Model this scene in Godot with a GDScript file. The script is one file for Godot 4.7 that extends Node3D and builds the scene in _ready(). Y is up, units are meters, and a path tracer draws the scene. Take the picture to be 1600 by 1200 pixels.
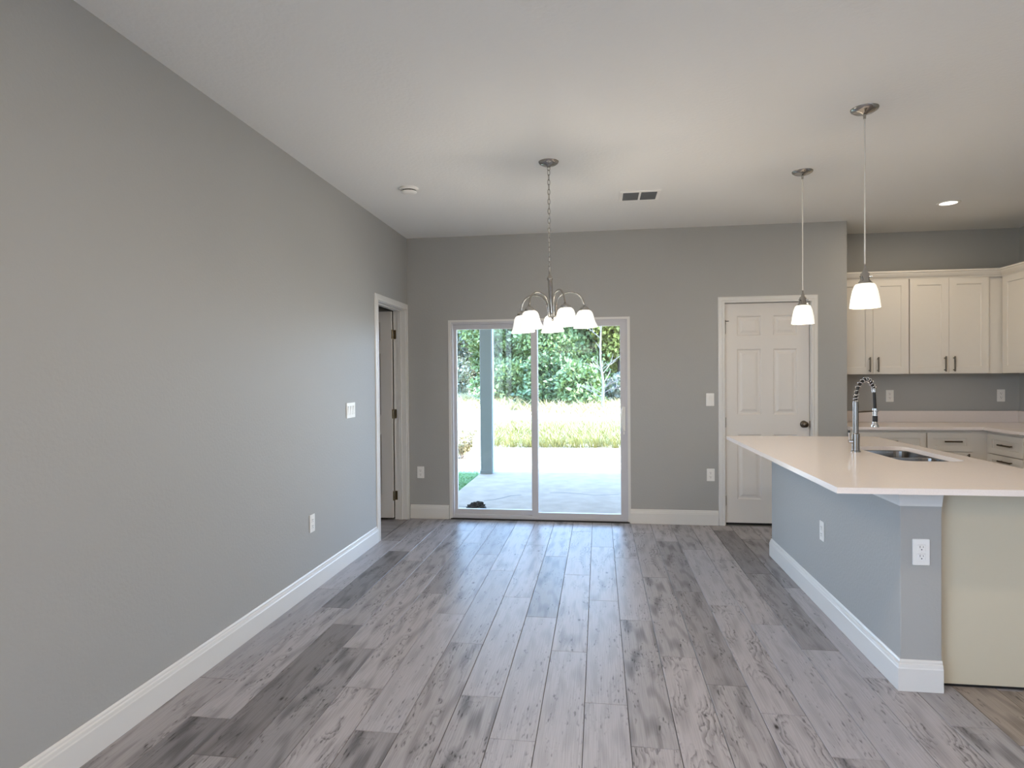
extends Node3D

const XL := -1.854          # left wall face
const ZB := -5.924          # back wall face
const ZK := -6.479          # kitchen back wall face
const XJ := 2.193           # where the back wall ends and the kitchen recess begins
const XR := 3.923           # right wall face
const WZ0 := 1.2          # window in the right wall
const WZ1 := 2.7
const ZR := 3.4             # rear wall face, behind the camera
const H := 2.74             # ceiling
const PW := 0.1778          # plank width
const PL := 1.2195          # plank length
const PX0 := 0.110          # a plank seam

var M := {}
var names := {}

# ---------------------------------------------------------------- mesh buffer
class Mb:
	var v := PackedVector3Array()
	var n := PackedVector3Array()
	var t := PackedVector2Array()
	var ix := PackedInt32Array()

	func vert(p: Vector3, nn: Vector3, uv := Vector2.ZERO) -> int:
		v.append(p); n.append(nn); t.append(uv)
		return v.size() - 1

	# corners counter-clockwise as seen from outside
	func quad(a: Vector3, b: Vector3, c: Vector3, d: Vector3, uvs: Array = []) -> void:
		var nn := (c - a).cross(d - b)
		if nn.length() < 1e-12:
			return
		nn = nn.normalized()
		var u: Array = uvs if uvs.size() == 4 else [Vector2(0, 0), Vector2(1, 0), Vector2(1, 1), Vector2(0, 1)]
		var i := vert(a, nn, u[0]); vert(b, nn, u[1]); vert(c, nn, u[2]); vert(d, nn, u[3])
		ix.append_array([i, i + 2, i + 1, i, i + 3, i + 2])

	func quad_out(a: Vector3, b: Vector3, c: Vector3, d: Vector3, o: Vector3) -> void:
		if (c - a).cross(d - b).dot(o) < 0.0:
			quad(a, d, c, b)
		else:
			quad(a, b, c, d)

	func tri_out(a: Vector3, b: Vector3, c: Vector3, o: Vector3) -> void:
		var nn := (b - a).cross(c - a)
		if nn.dot(o) < 0.0:
			var s := b
			b = c
			c = s
			nn = -nn
		nn = nn.normalized()
		var i := vert(a, nn); vert(b, nn); vert(c, nn)
		ix.append_array([i, i + 2, i + 1])

	func tri_s(a: int, b: int, c: int) -> void:
		ix.append_array([a, c, b])

	func box(lo: Vector3, hi: Vector3, c := 0.0) -> Mb:
		var m := (lo + hi) * 0.5
		var e := (hi - lo) * 0.5
		c = minf(c, minf(e.x, minf(e.y, e.z)) * 0.9)
		var pt := func(s: Array, axis: int) -> Vector3:
			var r := Vector3()
			for k in 3:
				r[k] = m[k] + s[k] * (e[k] if k == axis else e[k] - c)
			return r
		for ax in 3:
			var b1 := (ax + 1) % 3
			var c1 := (ax + 2) % 3
			for s in [-1, 1]:
				var cs := []
				for q in [[-1, -1], [1, -1], [1, 1], [-1, 1]]:
					var k := [0, 0, 0]
					k[ax] = s; k[b1] = q[0]; k[c1] = q[1]
					cs.append(pt.call(k, ax))
				var o := Vector3(); o[ax] = s
				quad_out(cs[0], cs[1], cs[2], cs[3], o)
			if c > 0.0:
				for sa in [-1, 1]:
					for sb in [-1, 1]:
						var k0 := [0, 0, 0]; k0[ax] = sa; k0[b1] = sb; k0[c1] = -1
						var k1 := [0, 0, 0]; k1[ax] = sa; k1[b1] = sb; k1[c1] = 1
						var o2 := Vector3(); o2[ax] = sa; o2[b1] = sb
						quad_out(pt.call(k0, ax), pt.call(k1, ax), pt.call(k1, b1), pt.call(k0, b1), o2)
		if c > 0.0:
			for sx in [-1, 1]:
				for sy in [-1, 1]:
					for sz in [-1, 1]:
						var k := [sx, sy, sz]
						tri_out(pt.call(k, 0), pt.call(k, 1), pt.call(k, 2), Vector3(sx, sy, sz))
		return self

	# profile: points (r, y); the outside lies to the right when the profile runs upwards
	func lathe(prof: Array, seg := 24, at := Vector3.ZERO, smooth := true) -> Mb:
		var cnt := prof.size()
		for j in cnt - 1:
			var a: Vector2 = prof[j]
			var b: Vector2 = prof[j + 1]
			var d := b - a
			if d.length() < 1e-7:
				continue
			var nb := Vector2(d.y, -d.x).normalized()
			var na := nb
			var nc := nb
			if smooth:
				if j > 0:
					var dp: Vector2 = prof[j] - prof[j - 1]
					var np := Vector2(dp.y, -dp.x).normalized()
					if np.dot(nb) > 0.6:
						na = (np + nb).normalized()
				if j < cnt - 2:
					var dn: Vector2 = prof[j + 2] - prof[j + 1]
					var nn := Vector2(dn.y, -dn.x).normalized()
					if nn.dot(nb) > 0.6:
						nc = (nn + nb).normalized()
			var base := v.size()
			for i in seg + 1:
				var w := TAU * i / seg
				var cx := cos(w)
				var sz := -sin(w)
				vert(at + Vector3(a.x * cx, a.y, a.x * sz), Vector3(na.x * cx, na.y, na.x * sz), Vector2(float(i) / seg, float(j) / cnt))
				vert(at + Vector3(b.x * cx, b.y, b.x * sz), Vector3(nc.x * cx, nc.y, nc.x * sz), Vector2(float(i) / seg, float(j + 1) / cnt))
			for i in seg:
				var q := base + i * 2
				if a.x > 1e-7:
					tri_s(q, q + 2, q + 3)
				if b.x > 1e-7:
					tri_s(q, q + 3, q + 1)
		return self

	func tube(path: Array, r: float, seg := 8, closed := false, radii: Array = []) -> Mb:
		var cnt := path.size()
		var base := v.size()
		var side := Vector3.ZERO
		for i in cnt:
			var p: Vector3 = path[i]
			var pa: Vector3 = path[(i - 1 + cnt) % cnt] if closed or i > 0 else p
			var pb: Vector3 = path[(i + 1) % cnt] if closed or i < cnt - 1 else p
			var d := (pb - pa).normalized()
			if side == Vector3.ZERO:
				side = d.cross(Vector3.UP if absf(d.y) < 0.9 else Vector3.RIGHT).normalized()
			side = (side - d * side.dot(d)).normalized()
			var other := d.cross(side)
			var rr: float = radii[i] if radii.size() else r
			for k in seg + 1:
				var w := TAU * k / seg
				var o := side * cos(w) + other * sin(w)
				vert(p + o * rr, o, Vector2(float(k) / seg, float(i) / cnt))
		var rows := cnt if closed else cnt - 1
		for i in rows:
			for k in seg:
				var a := base + i * (seg + 1) + k
				var b := base + ((i + 1) % cnt) * (seg + 1) + k
				tri_s(a, a + 1, b + 1)
				tri_s(a, b + 1, b)
		if not closed:
			for e in [0, cnt - 1]:
				var p: Vector3 = path[e]
				var q: Vector3 = path[1] if e == 0 else path[cnt - 2]
				var nn := (p - q).normalized()
				var c0 := vert(p, nn)
				for k in seg + 1:
					vert(v[base + e * (seg + 1) + k], nn)
				for k in seg:
					if e == 0:
						tri_s(c0, c0 + 2 + k, c0 + 1 + k)
					else:
						tri_s(c0, c0 + 1 + k, c0 + 2 + k)
		return self

	# profile (out, up) swept along a level path; out is to the right of the direction of travel
	func molding(prof: Array, path: Array, y := 0.0) -> Mb:
		var cnt := path.size()
		var dirs := []
		for i in cnt - 1:
			dirs.append((path[i + 1] - path[i]).normalized())
		var mit := []
		for i in cnt:
			var d0: Vector3 = dirs[maxi(i - 1, 0)]
			var d1: Vector3 = dirs[mini(i, cnt - 2)]
			var n0 := d0.cross(Vector3.UP)
			var n1 := d1.cross(Vector3.UP)
			var s := (n0 + n1).normalized()
			mit.append(s / maxf(s.dot(n0), 0.2))
		var pt := func(i: int, q: Vector2) -> Vector3:
			return path[i] + mit[i] * q.x + Vector3.UP * (y + q.y)
		for i in cnt - 1:
			for j in prof.size() - 1:
				quad(pt.call(i, prof[j]), pt.call(i + 1, prof[j]), pt.call(i + 1, prof[j + 1]), pt.call(i, prof[j + 1]))
		for e in [0, cnt - 1]:
			var o: Vector3 = -dirs[0] if e == 0 else dirs[cnt - 2]
			for j in range(1, prof.size() - 1):
				tri_out(pt.call(e, prof[0]), pt.call(e, prof[j]), pt.call(e, prof[j + 1]), o)
		return self

	# a panel in the xy plane facing +z: rings of (inset, depth), closed by a flat field
	func rings(x0: float, y0: float, x1: float, y1: float, z: float, steps: Array) -> Mb:
		for j in steps.size() - 1:
			var a: Array = steps[j]
			var b: Array = steps[j + 1]
			var A := [Vector3(x0 + a[0], y0 + a[0], z + a[1]), Vector3(x1 - a[0], y0 + a[0], z + a[1]), Vector3(x1 - a[0], y1 - a[0], z + a[1]), Vector3(x0 + a[0], y1 - a[0], z + a[1])]
			var B := [Vector3(x0 + b[0], y0 + b[0], z + b[1]), Vector3(x1 - b[0], y0 + b[0], z + b[1]), Vector3(x1 - b[0], y1 - b[0], z + b[1]), Vector3(x0 + b[0], y1 - b[0], z + b[1])]
			for k in 4:
				quad(A[k], A[(k + 1) % 4], B[(k + 1) % 4], B[k])
		var l: Array = steps[steps.size() - 1]
		quad(Vector3(x0 + l[0], y0 + l[0], z + l[1]), Vector3(x1 - l[0], y0 + l[0], z + l[1]), Vector3(x1 - l[0], y1 - l[0], z + l[1]), Vector3(x0 + l[0], y1 - l[0], z + l[1]))
		return self

	# a slab facing +z with rectangular holes through it; holes: [x0, y0, x1, y1]
	func pierced(x0: float, y0: float, x1: float, y1: float, z0: float, z1: float, holes: Array) -> Mb:
		var xs := [x0, x1]
		var ys := [y0, y1]
		for h in holes:
			xs.append(h[0]); xs.append(h[2]); ys.append(h[1]); ys.append(h[3])
		xs.sort(); ys.sort()
		for i in xs.size() - 1:
			for j in ys.size() - 1:
				if xs[i + 1] - xs[i] < 1e-5 or ys[j + 1] - ys[j] < 1e-5:
					continue
				var cx: float = (xs[i] + xs[i + 1]) * 0.5
				var cy: float = (ys[j] + ys[j + 1]) * 0.5
				var open := false
				for h in holes:
					if cx > h[0] and cx < h[2] and cy > h[1] and cy < h[3]:
						open = true
				if open:
					continue
				var a := Vector3(xs[i], ys[j], z1)
				var c := Vector3(xs[i + 1], ys[j + 1], z1)
				quad(a, Vector3(c.x, a.y, z1), c, Vector3(a.x, c.y, z1))
				quad(Vector3(c.x, a.y, z0), Vector3(a.x, a.y, z0), Vector3(a.x, c.y, z0), Vector3(c.x, c.y, z0))
		edges([x0, y0, x1, y1], z0, z1, 1.0)
		for h in holes:
			edges(h, z0, z1, -1.0)
		return self

	func edges(h: Array, z0: float, z1: float, s: float) -> void:
		var p := [Vector2(h[0], h[1]), Vector2(h[2], h[1]), Vector2(h[2], h[3]), Vector2(h[0], h[3])]
		var m := Vector2((h[0] + h[2]) * 0.5, (h[1] + h[3]) * 0.5)
		for k in 4:
			var a: Vector2 = p[k]
			var b: Vector2 = p[(k + 1) % 4]
			var o := ((a + b) * 0.5 - m) * s
			quad_out(Vector3(a.x, a.y, z1), Vector3(b.x, b.y, z1), Vector3(b.x, b.y, z0), Vector3(a.x, a.y, z0), Vector3(o.x, o.y, 0))

	# an outline in the ground plane (x, z), given as loops, as a slab from y0 to y1
	func plate(outline: PackedVector2Array, hole: PackedVector2Array, y0: float, y1: float) -> Mb:
		var poly := outline
		if hole.size():
			# bridge the hole to the outline at the nearest pair of points
			var best := 1e9
			var bi := 0
			var bj := 0
			for i in outline.size():
				for j in hole.size():
					var d := outline[i].distance_to(hole[j])
					if d < best:
						best = d; bi = i; bj = j
			poly = PackedVector2Array()
			for i in bi + 1:
				poly.append(outline[i])
			for j in hole.size() + 1:
				poly.append(hole[(bj - j + hole.size() * 2) % hole.size()])
			for i in range(bi, outline.size()):
				poly.append(outline[i])
		var idx := Geometry2D.triangulate_polygon(poly)
		for k in range(0, idx.size(), 3):
			var a := poly[idx[k]]
			var b := poly[idx[k + 1]]
			var c := poly[idx[k + 2]]
			tri_out(Vector3(a.x, y1, a.y), Vector3(b.x, y1, b.y), Vector3(c.x, y1, c.y), Vector3.UP)
			tri_out(Vector3(a.x, y0, a.y), Vector3(b.x, y0, b.y), Vector3(c.x, y0, c.y), Vector3.DOWN)
		for lp in [[outline, 1.0], [hole, -1.0]]:
			var o: PackedVector2Array = lp[0]
			if o.size() == 0:
				continue
			var m := Vector2.ZERO
			for q in o:
				m += q
			m /= o.size()
			for i in o.size():
				var a := o[i]
				var b := o[(i + 1) % o.size()]
				var w: Vector2 = ((a + b) * 0.5 - m) * lp[1]
				quad_out(Vector3(a.x, y0, a.y), Vector3(b.x, y0, b.y), Vector3(b.x, y1, b.y), Vector3(a.x, y1, a.y), Vector3(w.x, 0, w.y))
		return self

	func mesh() -> ArrayMesh:
		var arr := []
		arr.resize(Mesh.ARRAY_MAX)
		arr[Mesh.ARRAY_VERTEX] = v
		arr[Mesh.ARRAY_NORMAL] = n
		arr[Mesh.ARRAY_TEX_UV] = t
		arr[Mesh.ARRAY_INDEX] = ix
		var m := ArrayMesh.new()
		m.add_surface_from_arrays(Mesh.PRIMITIVE_TRIANGLES, arr)
		return m

# ---------------------------------------------------------------- node helpers
func numbered(called: String) -> String:
	if not names.has(called):
		names[called] = 0
		return called
	names[called] += 1
	return "%s_%03d" % [called, names[called]]

func tag(o: Node3D, label: String, category := "", group := "", kind := "") -> Node3D:
	if label: o.set_meta("label", label)
	if category: o.set_meta("category", category)
	if group: o.set_meta("group", group)
	if kind: o.set_meta("kind", kind)
	return o

func thing(called: String, label: String, category: String, at := Vector3.ZERO, turn := 0.0, group := "") -> Node3D:
	var o := Node3D.new()
	o.name = numbered(called)
	add_child(o)
	o.position = at
	o.rotation.y = turn
	tag(o, label, category, group)
	return o

func put(called: String, shape, mat: Material, parent: Node3D, at := Vector3.ZERO) -> MeshInstance3D:
	var o := MeshInstance3D.new()
	o.mesh = shape.mesh() if shape is Mb else shape
	o.material_override = mat
	o.name = called
	o.position = at
	parent.add_child(o, true)
	return o

func struct(called: String, shape, mat: Material, label: String, category: String) -> MeshInstance3D:
	var o := put(numbered(called), shape, mat, self)
	tag(o, label, category, "", "structure")
	return o

func copy_of(o: Node3D, at: Vector3, turn: float, label: String, group := "") -> Node3D:
	var c := o.duplicate() as Node3D
	c.name = numbered(String(o.name).rstrip("_0123456789"))
	add_child(c)
	c.position = at
	c.rotation.y = turn
	c.set_meta("label", label)
	if group: c.set_meta("group", group)
	return c

func b(lo: Vector3, hi: Vector3, c := 0.0) -> Mb:
	return Mb.new().box(lo, hi, c)

func bx(x0: float, x1: float, y0: float, y1: float, z0: float, z1: float, c := 0.0) -> Mb:
	return Mb.new().box(Vector3(x0, y0, z0), Vector3(x1, y1, z1), c)

func sheet(x0: float, x1: float, y0: float, y1: float, z: float) -> Mb:
	var m := Mb.new()
	m.quad(Vector3(x0, y0, z), Vector3(x1, y0, z), Vector3(x1, y1, z), Vector3(x0, y1, z))
	return m

func mat(c: Color, rough := 0.6, metal := 0.0, spec := 0.5) -> StandardMaterial3D:
	var m := StandardMaterial3D.new()
	m.albedo_color = c
	m.roughness = rough
	m.metallic = metal
	m.metallic_specular = spec
	return m

func noise_tex(freq: float, seed_: int, size := 256, oct := 4) -> NoiseTexture2D:
	var n := FastNoiseLite.new()
	n.seed = seed_
	n.frequency = freq
	n.fractal_octaves = oct
	var t := NoiseTexture2D.new()
	t.noise = n
	t.width = size
	t.height = size
	t.seamless = true
	return t

func relief(m: StandardMaterial3D, tex: Texture2D, per_metre: float, cm: float) -> StandardMaterial3D:
	m.heightmap_enabled = true
	m.heightmap_texture = tex
	m.heightmap_scale = cm
	m.uv1_triplanar = true
	m.uv1_world_triplanar = true
	m.uv1_scale = Vector3.ONE * per_metre
	return m

func glow(c: Color, e: float) -> StandardMaterial3D:
	var m := mat(Color(0.9, 0.9, 0.88), 0.35)
	m.emission_enabled = true
	m.emission = c
	m.emission_energy_multiplier = e
	return m

func spline(pts: Array, each := 6) -> Array:
	var out := []
	for i in pts.size() - 1:
		var p0: Vector3 = pts[maxi(i - 1, 0)]
		var p1: Vector3 = pts[i]
		var p2: Vector3 = pts[i + 1]
		var p3: Vector3 = pts[mini(i + 2, pts.size() - 1)]
		for k in each:
			out.append(p1.cubic_interpolate(p2, p0, p3, float(k) / each))
	out.append(pts[pts.size() - 1])
	return out

# ================================================================ scene
func _ready() -> void:
	camera_and_light()
	materials()
	shell()
	planks()
	trims()
	sliding_door()
	pantry_door()
	side_door()
	island()
	kitchen()
	ceiling_fittings()
	wall_plates()
	outdoors()

func camera_and_light() -> void:
	var cam := Camera3D.new()
	cam.name = "camera"
	add_child(cam)
	var f := 975.3
	cam.fov = rad_to_deg(2.0 * atan(600.0 / f))
	cam.near = 0.05
	cam.far = 400.0
	cam.keep_aspect = Camera3D.KEEP_HEIGHT
	cam.position = Vector3(0, 1.3782, 0)
	cam.basis = Basis(Vector3.UP, deg_to_rad(7.9157)) * Basis(Vector3.RIGHT, deg_to_rad(-0.6432)) * Basis(Vector3.BACK, deg_to_rad(-0.4759))
	cam.current = true

	var env := Environment.new()
	env.background_mode = Environment.BG_SKY
	var sky := Sky.new()
	var sm := ProceduralSkyMaterial.new()
	sm.sky_top_color = Color(0.60, 0.78, 1.0)
	sm.sky_horizon_color = Color(0.82, 0.91, 1.0)
	sm.ground_horizon_color = Color(0.80, 0.88, 0.95)
	sm.ground_bottom_color = Color(0.55, 0.52, 0.47)
	sky.sky_material = sm
	env.sky = sky
	env.background_energy_multiplier = 9.5
	env.tonemap_mode = Environment.TONE_MAPPER_LINEAR
	env.tonemap_exposure = 1.36
	env.sdfgi_enabled = true
	env.ssao_enabled = true
	env.ssil_enabled = true
	var we := WorldEnvironment.new()
	we.name = "world_environment"
	we.environment = env
	add_child(we)

	var sun := DirectionalLight3D.new()
	sun.name = "sun"
	sun.light_color = Color(1.0, 0.96, 0.88)
	sun.light_energy = 4.0
	sun.light_angular_distance = 1.0
	sun.sky_mode = DirectionalLight3D.SKY_MODE_LIGHT_ONLY
	sun.shadow_enabled = true
	add_child(sun)
	sun.look_at_from_position(Vector3(9, 11, 1.5), Vector3.ZERO)

func omni(called: String, at: Vector3, c: Color, e: float, size: float, parent: Node3D) -> void:
	var l := OmniLight3D.new()
	l.name = called
	l.light_color = c
	l.light_energy = e
	l.light_size = size
	l.omni_range = 14.0
	l.omni_attenuation = 2.0
	l.shadow_enabled = true
	l.position = at
	parent.add_child(l, true)

func downlight(called: String, at: Vector3, side: float, c: Color, e: float, parent: Node3D) -> void:
	var l := AreaLight3D.new()
	l.name = called
	l.light_color = c
	l.light_energy = e
	l.area_size = Vector2(side, side)
	l.area_normalize_energy = true
	l.area_range = 14.0
	l.area_attenuation = 2.0
	l.shadow_enabled = true
	parent.add_child(l, true)
	l.position = at
	l.rotation.x = -PI / 2

func materials() -> void:
	var fine := noise_tex(0.05, 3, 512, 3)
	M.wall = relief(mat(Color8(172, 172, 169), 0.55, 0, 0.4), fine, 1.8, 0.05)
	M.ceiling = relief(mat(Color8(234, 234, 231), 0.8, 0, 0.3), noise_tex(0.05, 8, 512, 4), 1.2, 0.08)
	M.trim = mat(Color8(224, 223, 219), 0.32)
	M.door = mat(Color8(226, 222, 216), 0.38)
	M.cabinet = mat(Color8(221, 216, 207), 0.36)
	M.panel = mat(Color8(206, 197, 174), 0.42)
	M.vinyl = mat(Color8(202, 202, 206), 0.35)
	M.plastic = mat(Color8(242, 241, 237), 0.3)
	M.slat = mat(Color8(96, 98, 98), 0.5)
	M.slot = mat(Color8(45, 42, 40), 0.6)
	M.nickel = mat(Color8(178, 175, 170), 0.15, 1.0)
	M.chrome = mat(Color8(205, 205, 205), 0.10, 1.0)
	M.bronze = mat(Color8(96, 88, 78), 0.30, 1.0)
	M.brass = mat(Color8(150, 138, 112), 0.35, 1.0)
	M.steel = mat(Color8(142, 139, 135), 0.26, 1.0)
	M.black = mat(Color8(24, 24, 25), 0.5)
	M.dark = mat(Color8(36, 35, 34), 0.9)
	M.sub = mat(Color8(48, 45, 43), 0.95)
	M.cord = mat(Color8(214, 210, 202), 0.35)
	# quartz: almost even warm white with a faint fleck
	var q := mat(Color8(240, 230, 223), 0.16)
	var qi := Image.create(256, 256, false, Image.FORMAT_RGB8)
	var rg := RandomNumberGenerator.new()
	rg.seed = 5
	for y in 256:
		for x in 256:
			var k := 0.975 + rg.randf() * 0.025 - (0.05 if rg.randf() < 0.02 else 0.0)
			qi.set_pixel(x, y, Color(k, k, k))
	q.albedo_texture = ImageTexture.create_from_image(qi)
	q.uv1_triplanar = true
	q.uv1_world_triplanar = true
	q.uv1_scale = Vector3.ONE * 2.2
	M.quartz = q
	var g := mat(Color(0.97, 1.0, 0.99, 0.03), 0.02)
	g.transparency = BaseMaterial3D.TRANSPARENCY_ALPHA
	M.glass = g
	M.shade = glow(Color(1.0, 0.985, 0.96), 0.55)
	M.warm_shade = glow(Color(1.0, 0.965, 0.90), 0.60)
	M.lens = glow(Color(1.0, 0.97, 0.92), 2.2)
	# outside
	var con := relief(mat(Color8(162, 148, 133), 0.85), noise_tex(0.02, 21, 512, 5), 0.6, 0.3)
	con.albedo_texture = noise_ramp(0.012, 33, Color(0.86, 0.86, 0.86), Color(1, 1, 1))
	M.concrete = con
	var sand := relief(mat(Color8(205, 194, 176), 0.95), noise_tex(0.04, 22, 512, 5), 0.35, 3.0)
	sand.albedo_texture = noise_ramp(0.02, 34, Color(0.80, 0.78, 0.72), Color(1, 1, 1))
	M.sand = sand
	M.post = mat(Color8(120, 125, 122), 0.6)
	M.post_trim = mat(Color8(150, 172, 182), 0.6)
	M.stucco = mat(Color8(190, 196, 200), 0.9)
	M.soffit = mat(Color8(225, 226, 226), 0.7)
	M.bark = mat(Color8(72, 62, 52), 0.95)
	M.pale_bark = mat(Color8(124, 118, 114), 0.9)
	M.rag = mat(Color8(26, 24, 22), 0.95)

func noise_ramp(freq: float, seed_: int, lo: Color, hi: Color) -> NoiseTexture2D:
	var t := noise_tex(freq, seed_, 512, 5)
	var gr := Gradient.new()
	gr.set_color(0, lo)
	gr.set_color(1, hi)
	t.color_ramp = gr
	return t

# ---------------------------------------------------------------- room shell
func shell() -> void:
	var T := 0.12
	# left wall with its doorway
	var w := Mb.new()
	w.box(Vector3(XL - T, 0, -5.06), Vector3(XL, H, -1.1))
	w.box(Vector3(XL - T, 0, 2.1), Vector3(XL, H, ZR))
	w.box(Vector3(XL - T, 0, -1.1), Vector3(XL, 0.3, 2.1))
	w.box(Vector3(XL - T, 2.45, -1.1), Vector3(XL, H, 2.1))
	w.box(Vector3(XL - T, 2.045, -5.868), Vector3(XL, H, -5.06))
	w.box(Vector3(XL - T, 0, ZB - 0.2), Vector3(XL, H, -5.868))
	struct("wall_left", w, M.wall, "long plain grey painted wall running along the left side of the room", "wall")
	# back wall with the openings of the sliding door and the pantry door
	w = Mb.new().pierced(XL, 0, XJ, H, ZB - 0.2, ZB, [[-1.436, -0.0, 0.281, 1.928], [1.126, 0.0, 1.902, 2.058]])
	struct("wall_back", w, M.wall, "grey painted end wall holding the sliding glass door and the six-panel door", "wall")
	w = Mb.new()
	w.box(Vector3(XJ - T, 0, ZK), Vector3(XJ, H, ZB - 0.2))
	w.box(Vector3(0.9, 0, ZK - T), Vector3(XR + T, H, ZK))
	w.box(Vector3(0.9, 0, ZK), Vector3(1.0, H, ZB - 0.2))
	struct("wall_kitchen", w, M.wall, "grey painted kitchen wall behind the white cabinets", "wall")
	w = Mb.new()
	w.box(Vector3(XR, 0, ZK), Vector3(XR + T, H, WZ0))
	w.box(Vector3(XR, 0, WZ1), Vector3(XR + T, H, ZR))
	w.box(Vector3(XR, 0, WZ0), Vector3(XR + T, 0.3, WZ1))
	w.box(Vector3(XR, 2.3, WZ0), Vector3(XR + T, H, WZ1))
	struct("wall_right", w, M.wall, "grey painted wall at the right end of the kitchen", "wall")
	struct("wall_rear", bx(XL - T, XR + T, 0, H, ZR, ZR + 0.2), M.wall, "plain grey painted wall behind the viewer", "wall")
	# built facing +z, then turned into the left wall behind the viewer
	var win := put(numbered("window"), Mb.new().pierced(-1.6, 0.3, 1.6, 2.45, 0.05, 0.11, [[-1.54, 0.36, -0.03, 2.39], [0.03, 0.36, 1.54, 2.39]]), M.vinyl, self)
	win.position = Vector3(XL - 0.12, 0, 0.5)
	win.rotation.y = PI / 2
	tag(win, "white double window in the left wall behind the viewer", "window", "", "structure")
	for q in 2:
		put("pane", sheet(-1.55 + 1.57 * q, -0.02 + 1.57 * q, 0.35, 2.40, 0.079), M.glass, win)
	# a wide window in the right wall beside the viewer: built facing +z, then turned to face into the room
	var rw := put(numbered("window"), Mb.new().pierced(WZ0, 0.3, WZ1, 2.3, -0.10, -0.03, [[WZ0 + 0.06, 0.36, WZ0 + 0.72, 2.24], [WZ0 + 0.78, 0.36, WZ1 - 0.06, 2.24]]), M.vinyl, self)
	rw.position = Vector3(XR, 0, 0)
	rw.rotation.y = -PI / 2
	tag(rw, "wide white window in the right wall beside the viewer", "window", "", "structure")
	for s in 2:
		put("pane", sheet(WZ0 + 0.05 + 0.72 * s, WZ0 + 0.73 + 0.72 * s, 0.35, 2.25, -0.065), M.glass, rw)
	struct("ceiling", bx(-5.0, XR + 0.3, H, H + 0.12, -6.8, ZR + 0.3), M.ceiling, "flat off-white ceiling over the dining area and kitchen", "ceiling")
	# the dim room behind the left doorway
	w = Mb.new()
	w.box(Vector3(-4.6, 0, ZB - 0.2), Vector3(XL - T, H, ZB - 0.02))
	w.box(Vector3(-4.72, 0, ZB - 0.2), Vector3(-4.6, H, -2.9))
	w.box(Vector3(-4.6, 0, -3.0), Vector3(XL - T, H, -2.9))
	struct("wall_side_room", w, M.wall, "walls of the unlit room seen through the left doorway", "wall")

func wood_image(kind: int, sd: int) -> ImageTexture:
	var W := 96
	var L := 640
	var im := Image.create(W, L, false, Image.FORMAT_RGB8)
	var rg := RandomNumberGenerator.new()
	rg.seed = sd * 77 + 5
	var n := FastNoiseLite.new()
	n.seed = sd
	n.noise_type = FastNoiseLite.TYPE_SIMPLEX_SMOOTH
	n.frequency = 1.0
	n.fractal_type = FastNoiseLite.FRACTAL_NONE
	var knots := []
	var count: int = [0, 1, 1, 0][kind]
	for k in count:
		knots.append([rg.randf_range(0.08, 1.14), rg.randf_range(0.03, 0.15), rg.randf_range(0.005, 0.010)])
	var vc := rg.randf_range(0.05, 0.13)
	var tint := rg.randf_range(-0.012, 0.012)
	var dirt: float = [0.08, 0.20, 0.12, 0.32][kind]
	var cath: float = [0.05, 0.16, 0.30, 0.10][kind]
	for y in L:
		var u := float(y) / L * PL
		var hgt := 0.055 + 0.05 * n.get_noise_2d(u * 1.3, 10.0) + 0.02 * n.get_noise_2d(u * 5.0, 14.0)
		var mid := vc + 0.03 * n.get_noise_2d(u * 1.1, 50.0)
		for x in W:
			var vv := float(x) / W * PW
			var wob := n.get_noise_2d(u * 9.0, vv * 60.0)
			var r := sqrt((vv - mid) * (vv - mid) + hgt * hgt) + 0.004 * wob
			var kn := 0.0
			for q in knots:
				var du: float = (u - q[0]) / 2.0
				var dv: float = vv - q[1]
				var d2: float = (du * du + dv * dv) / (q[2] * q[2])
				if d2 < 30.0:
					kn += exp(-d2 * 1.4)
					r += 0.016 * exp(-d2 * 0.16)
			var ring := fposmod(r * 62.0, 1.0)
			var line := ring * ring * ring
			var fib := n.get_noise_2d(u * 7.0, vv * 520.0 + 90.0)
			var fib2 := n.get_noise_2d(u * 2.5, vv * 170.0 + 190.0)
			var blo := n.get_noise_2d(u * 3.2 + 31.0, vv * 16.0)
			var zone := clampf(0.25 + 1.5 * n.get_noise_2d(u * 2.1 + 71.0, vv * 13.0), 0.0, 1.0)
			var val := 0.97 - cath * line * zone - 0.045 * fib - 0.05 * fib2 - dirt * clampf(blo - 0.05, 0.0, 1.0) - 0.6 * minf(kn, 1.0)
			var dark := clampf(n.get_noise_2d(u * 13.0 + 5.0, vv * 62.0) * 1.6 + 0.5 * n.get_noise_2d(u * 31.0, vv * 150.0) - 0.84, 0.0, 1.0) * minf(zone * 1.6, 1.0)
			val -= dark * (dirt + 0.30)
			val = clampf(val, 0.16, 1.0)
			im.set_pixel(x, y, Color(val + tint * 0.6, val * 0.992, val * 0.985 - tint * 0.6))
	return ImageTexture.create_from_image(im)

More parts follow.
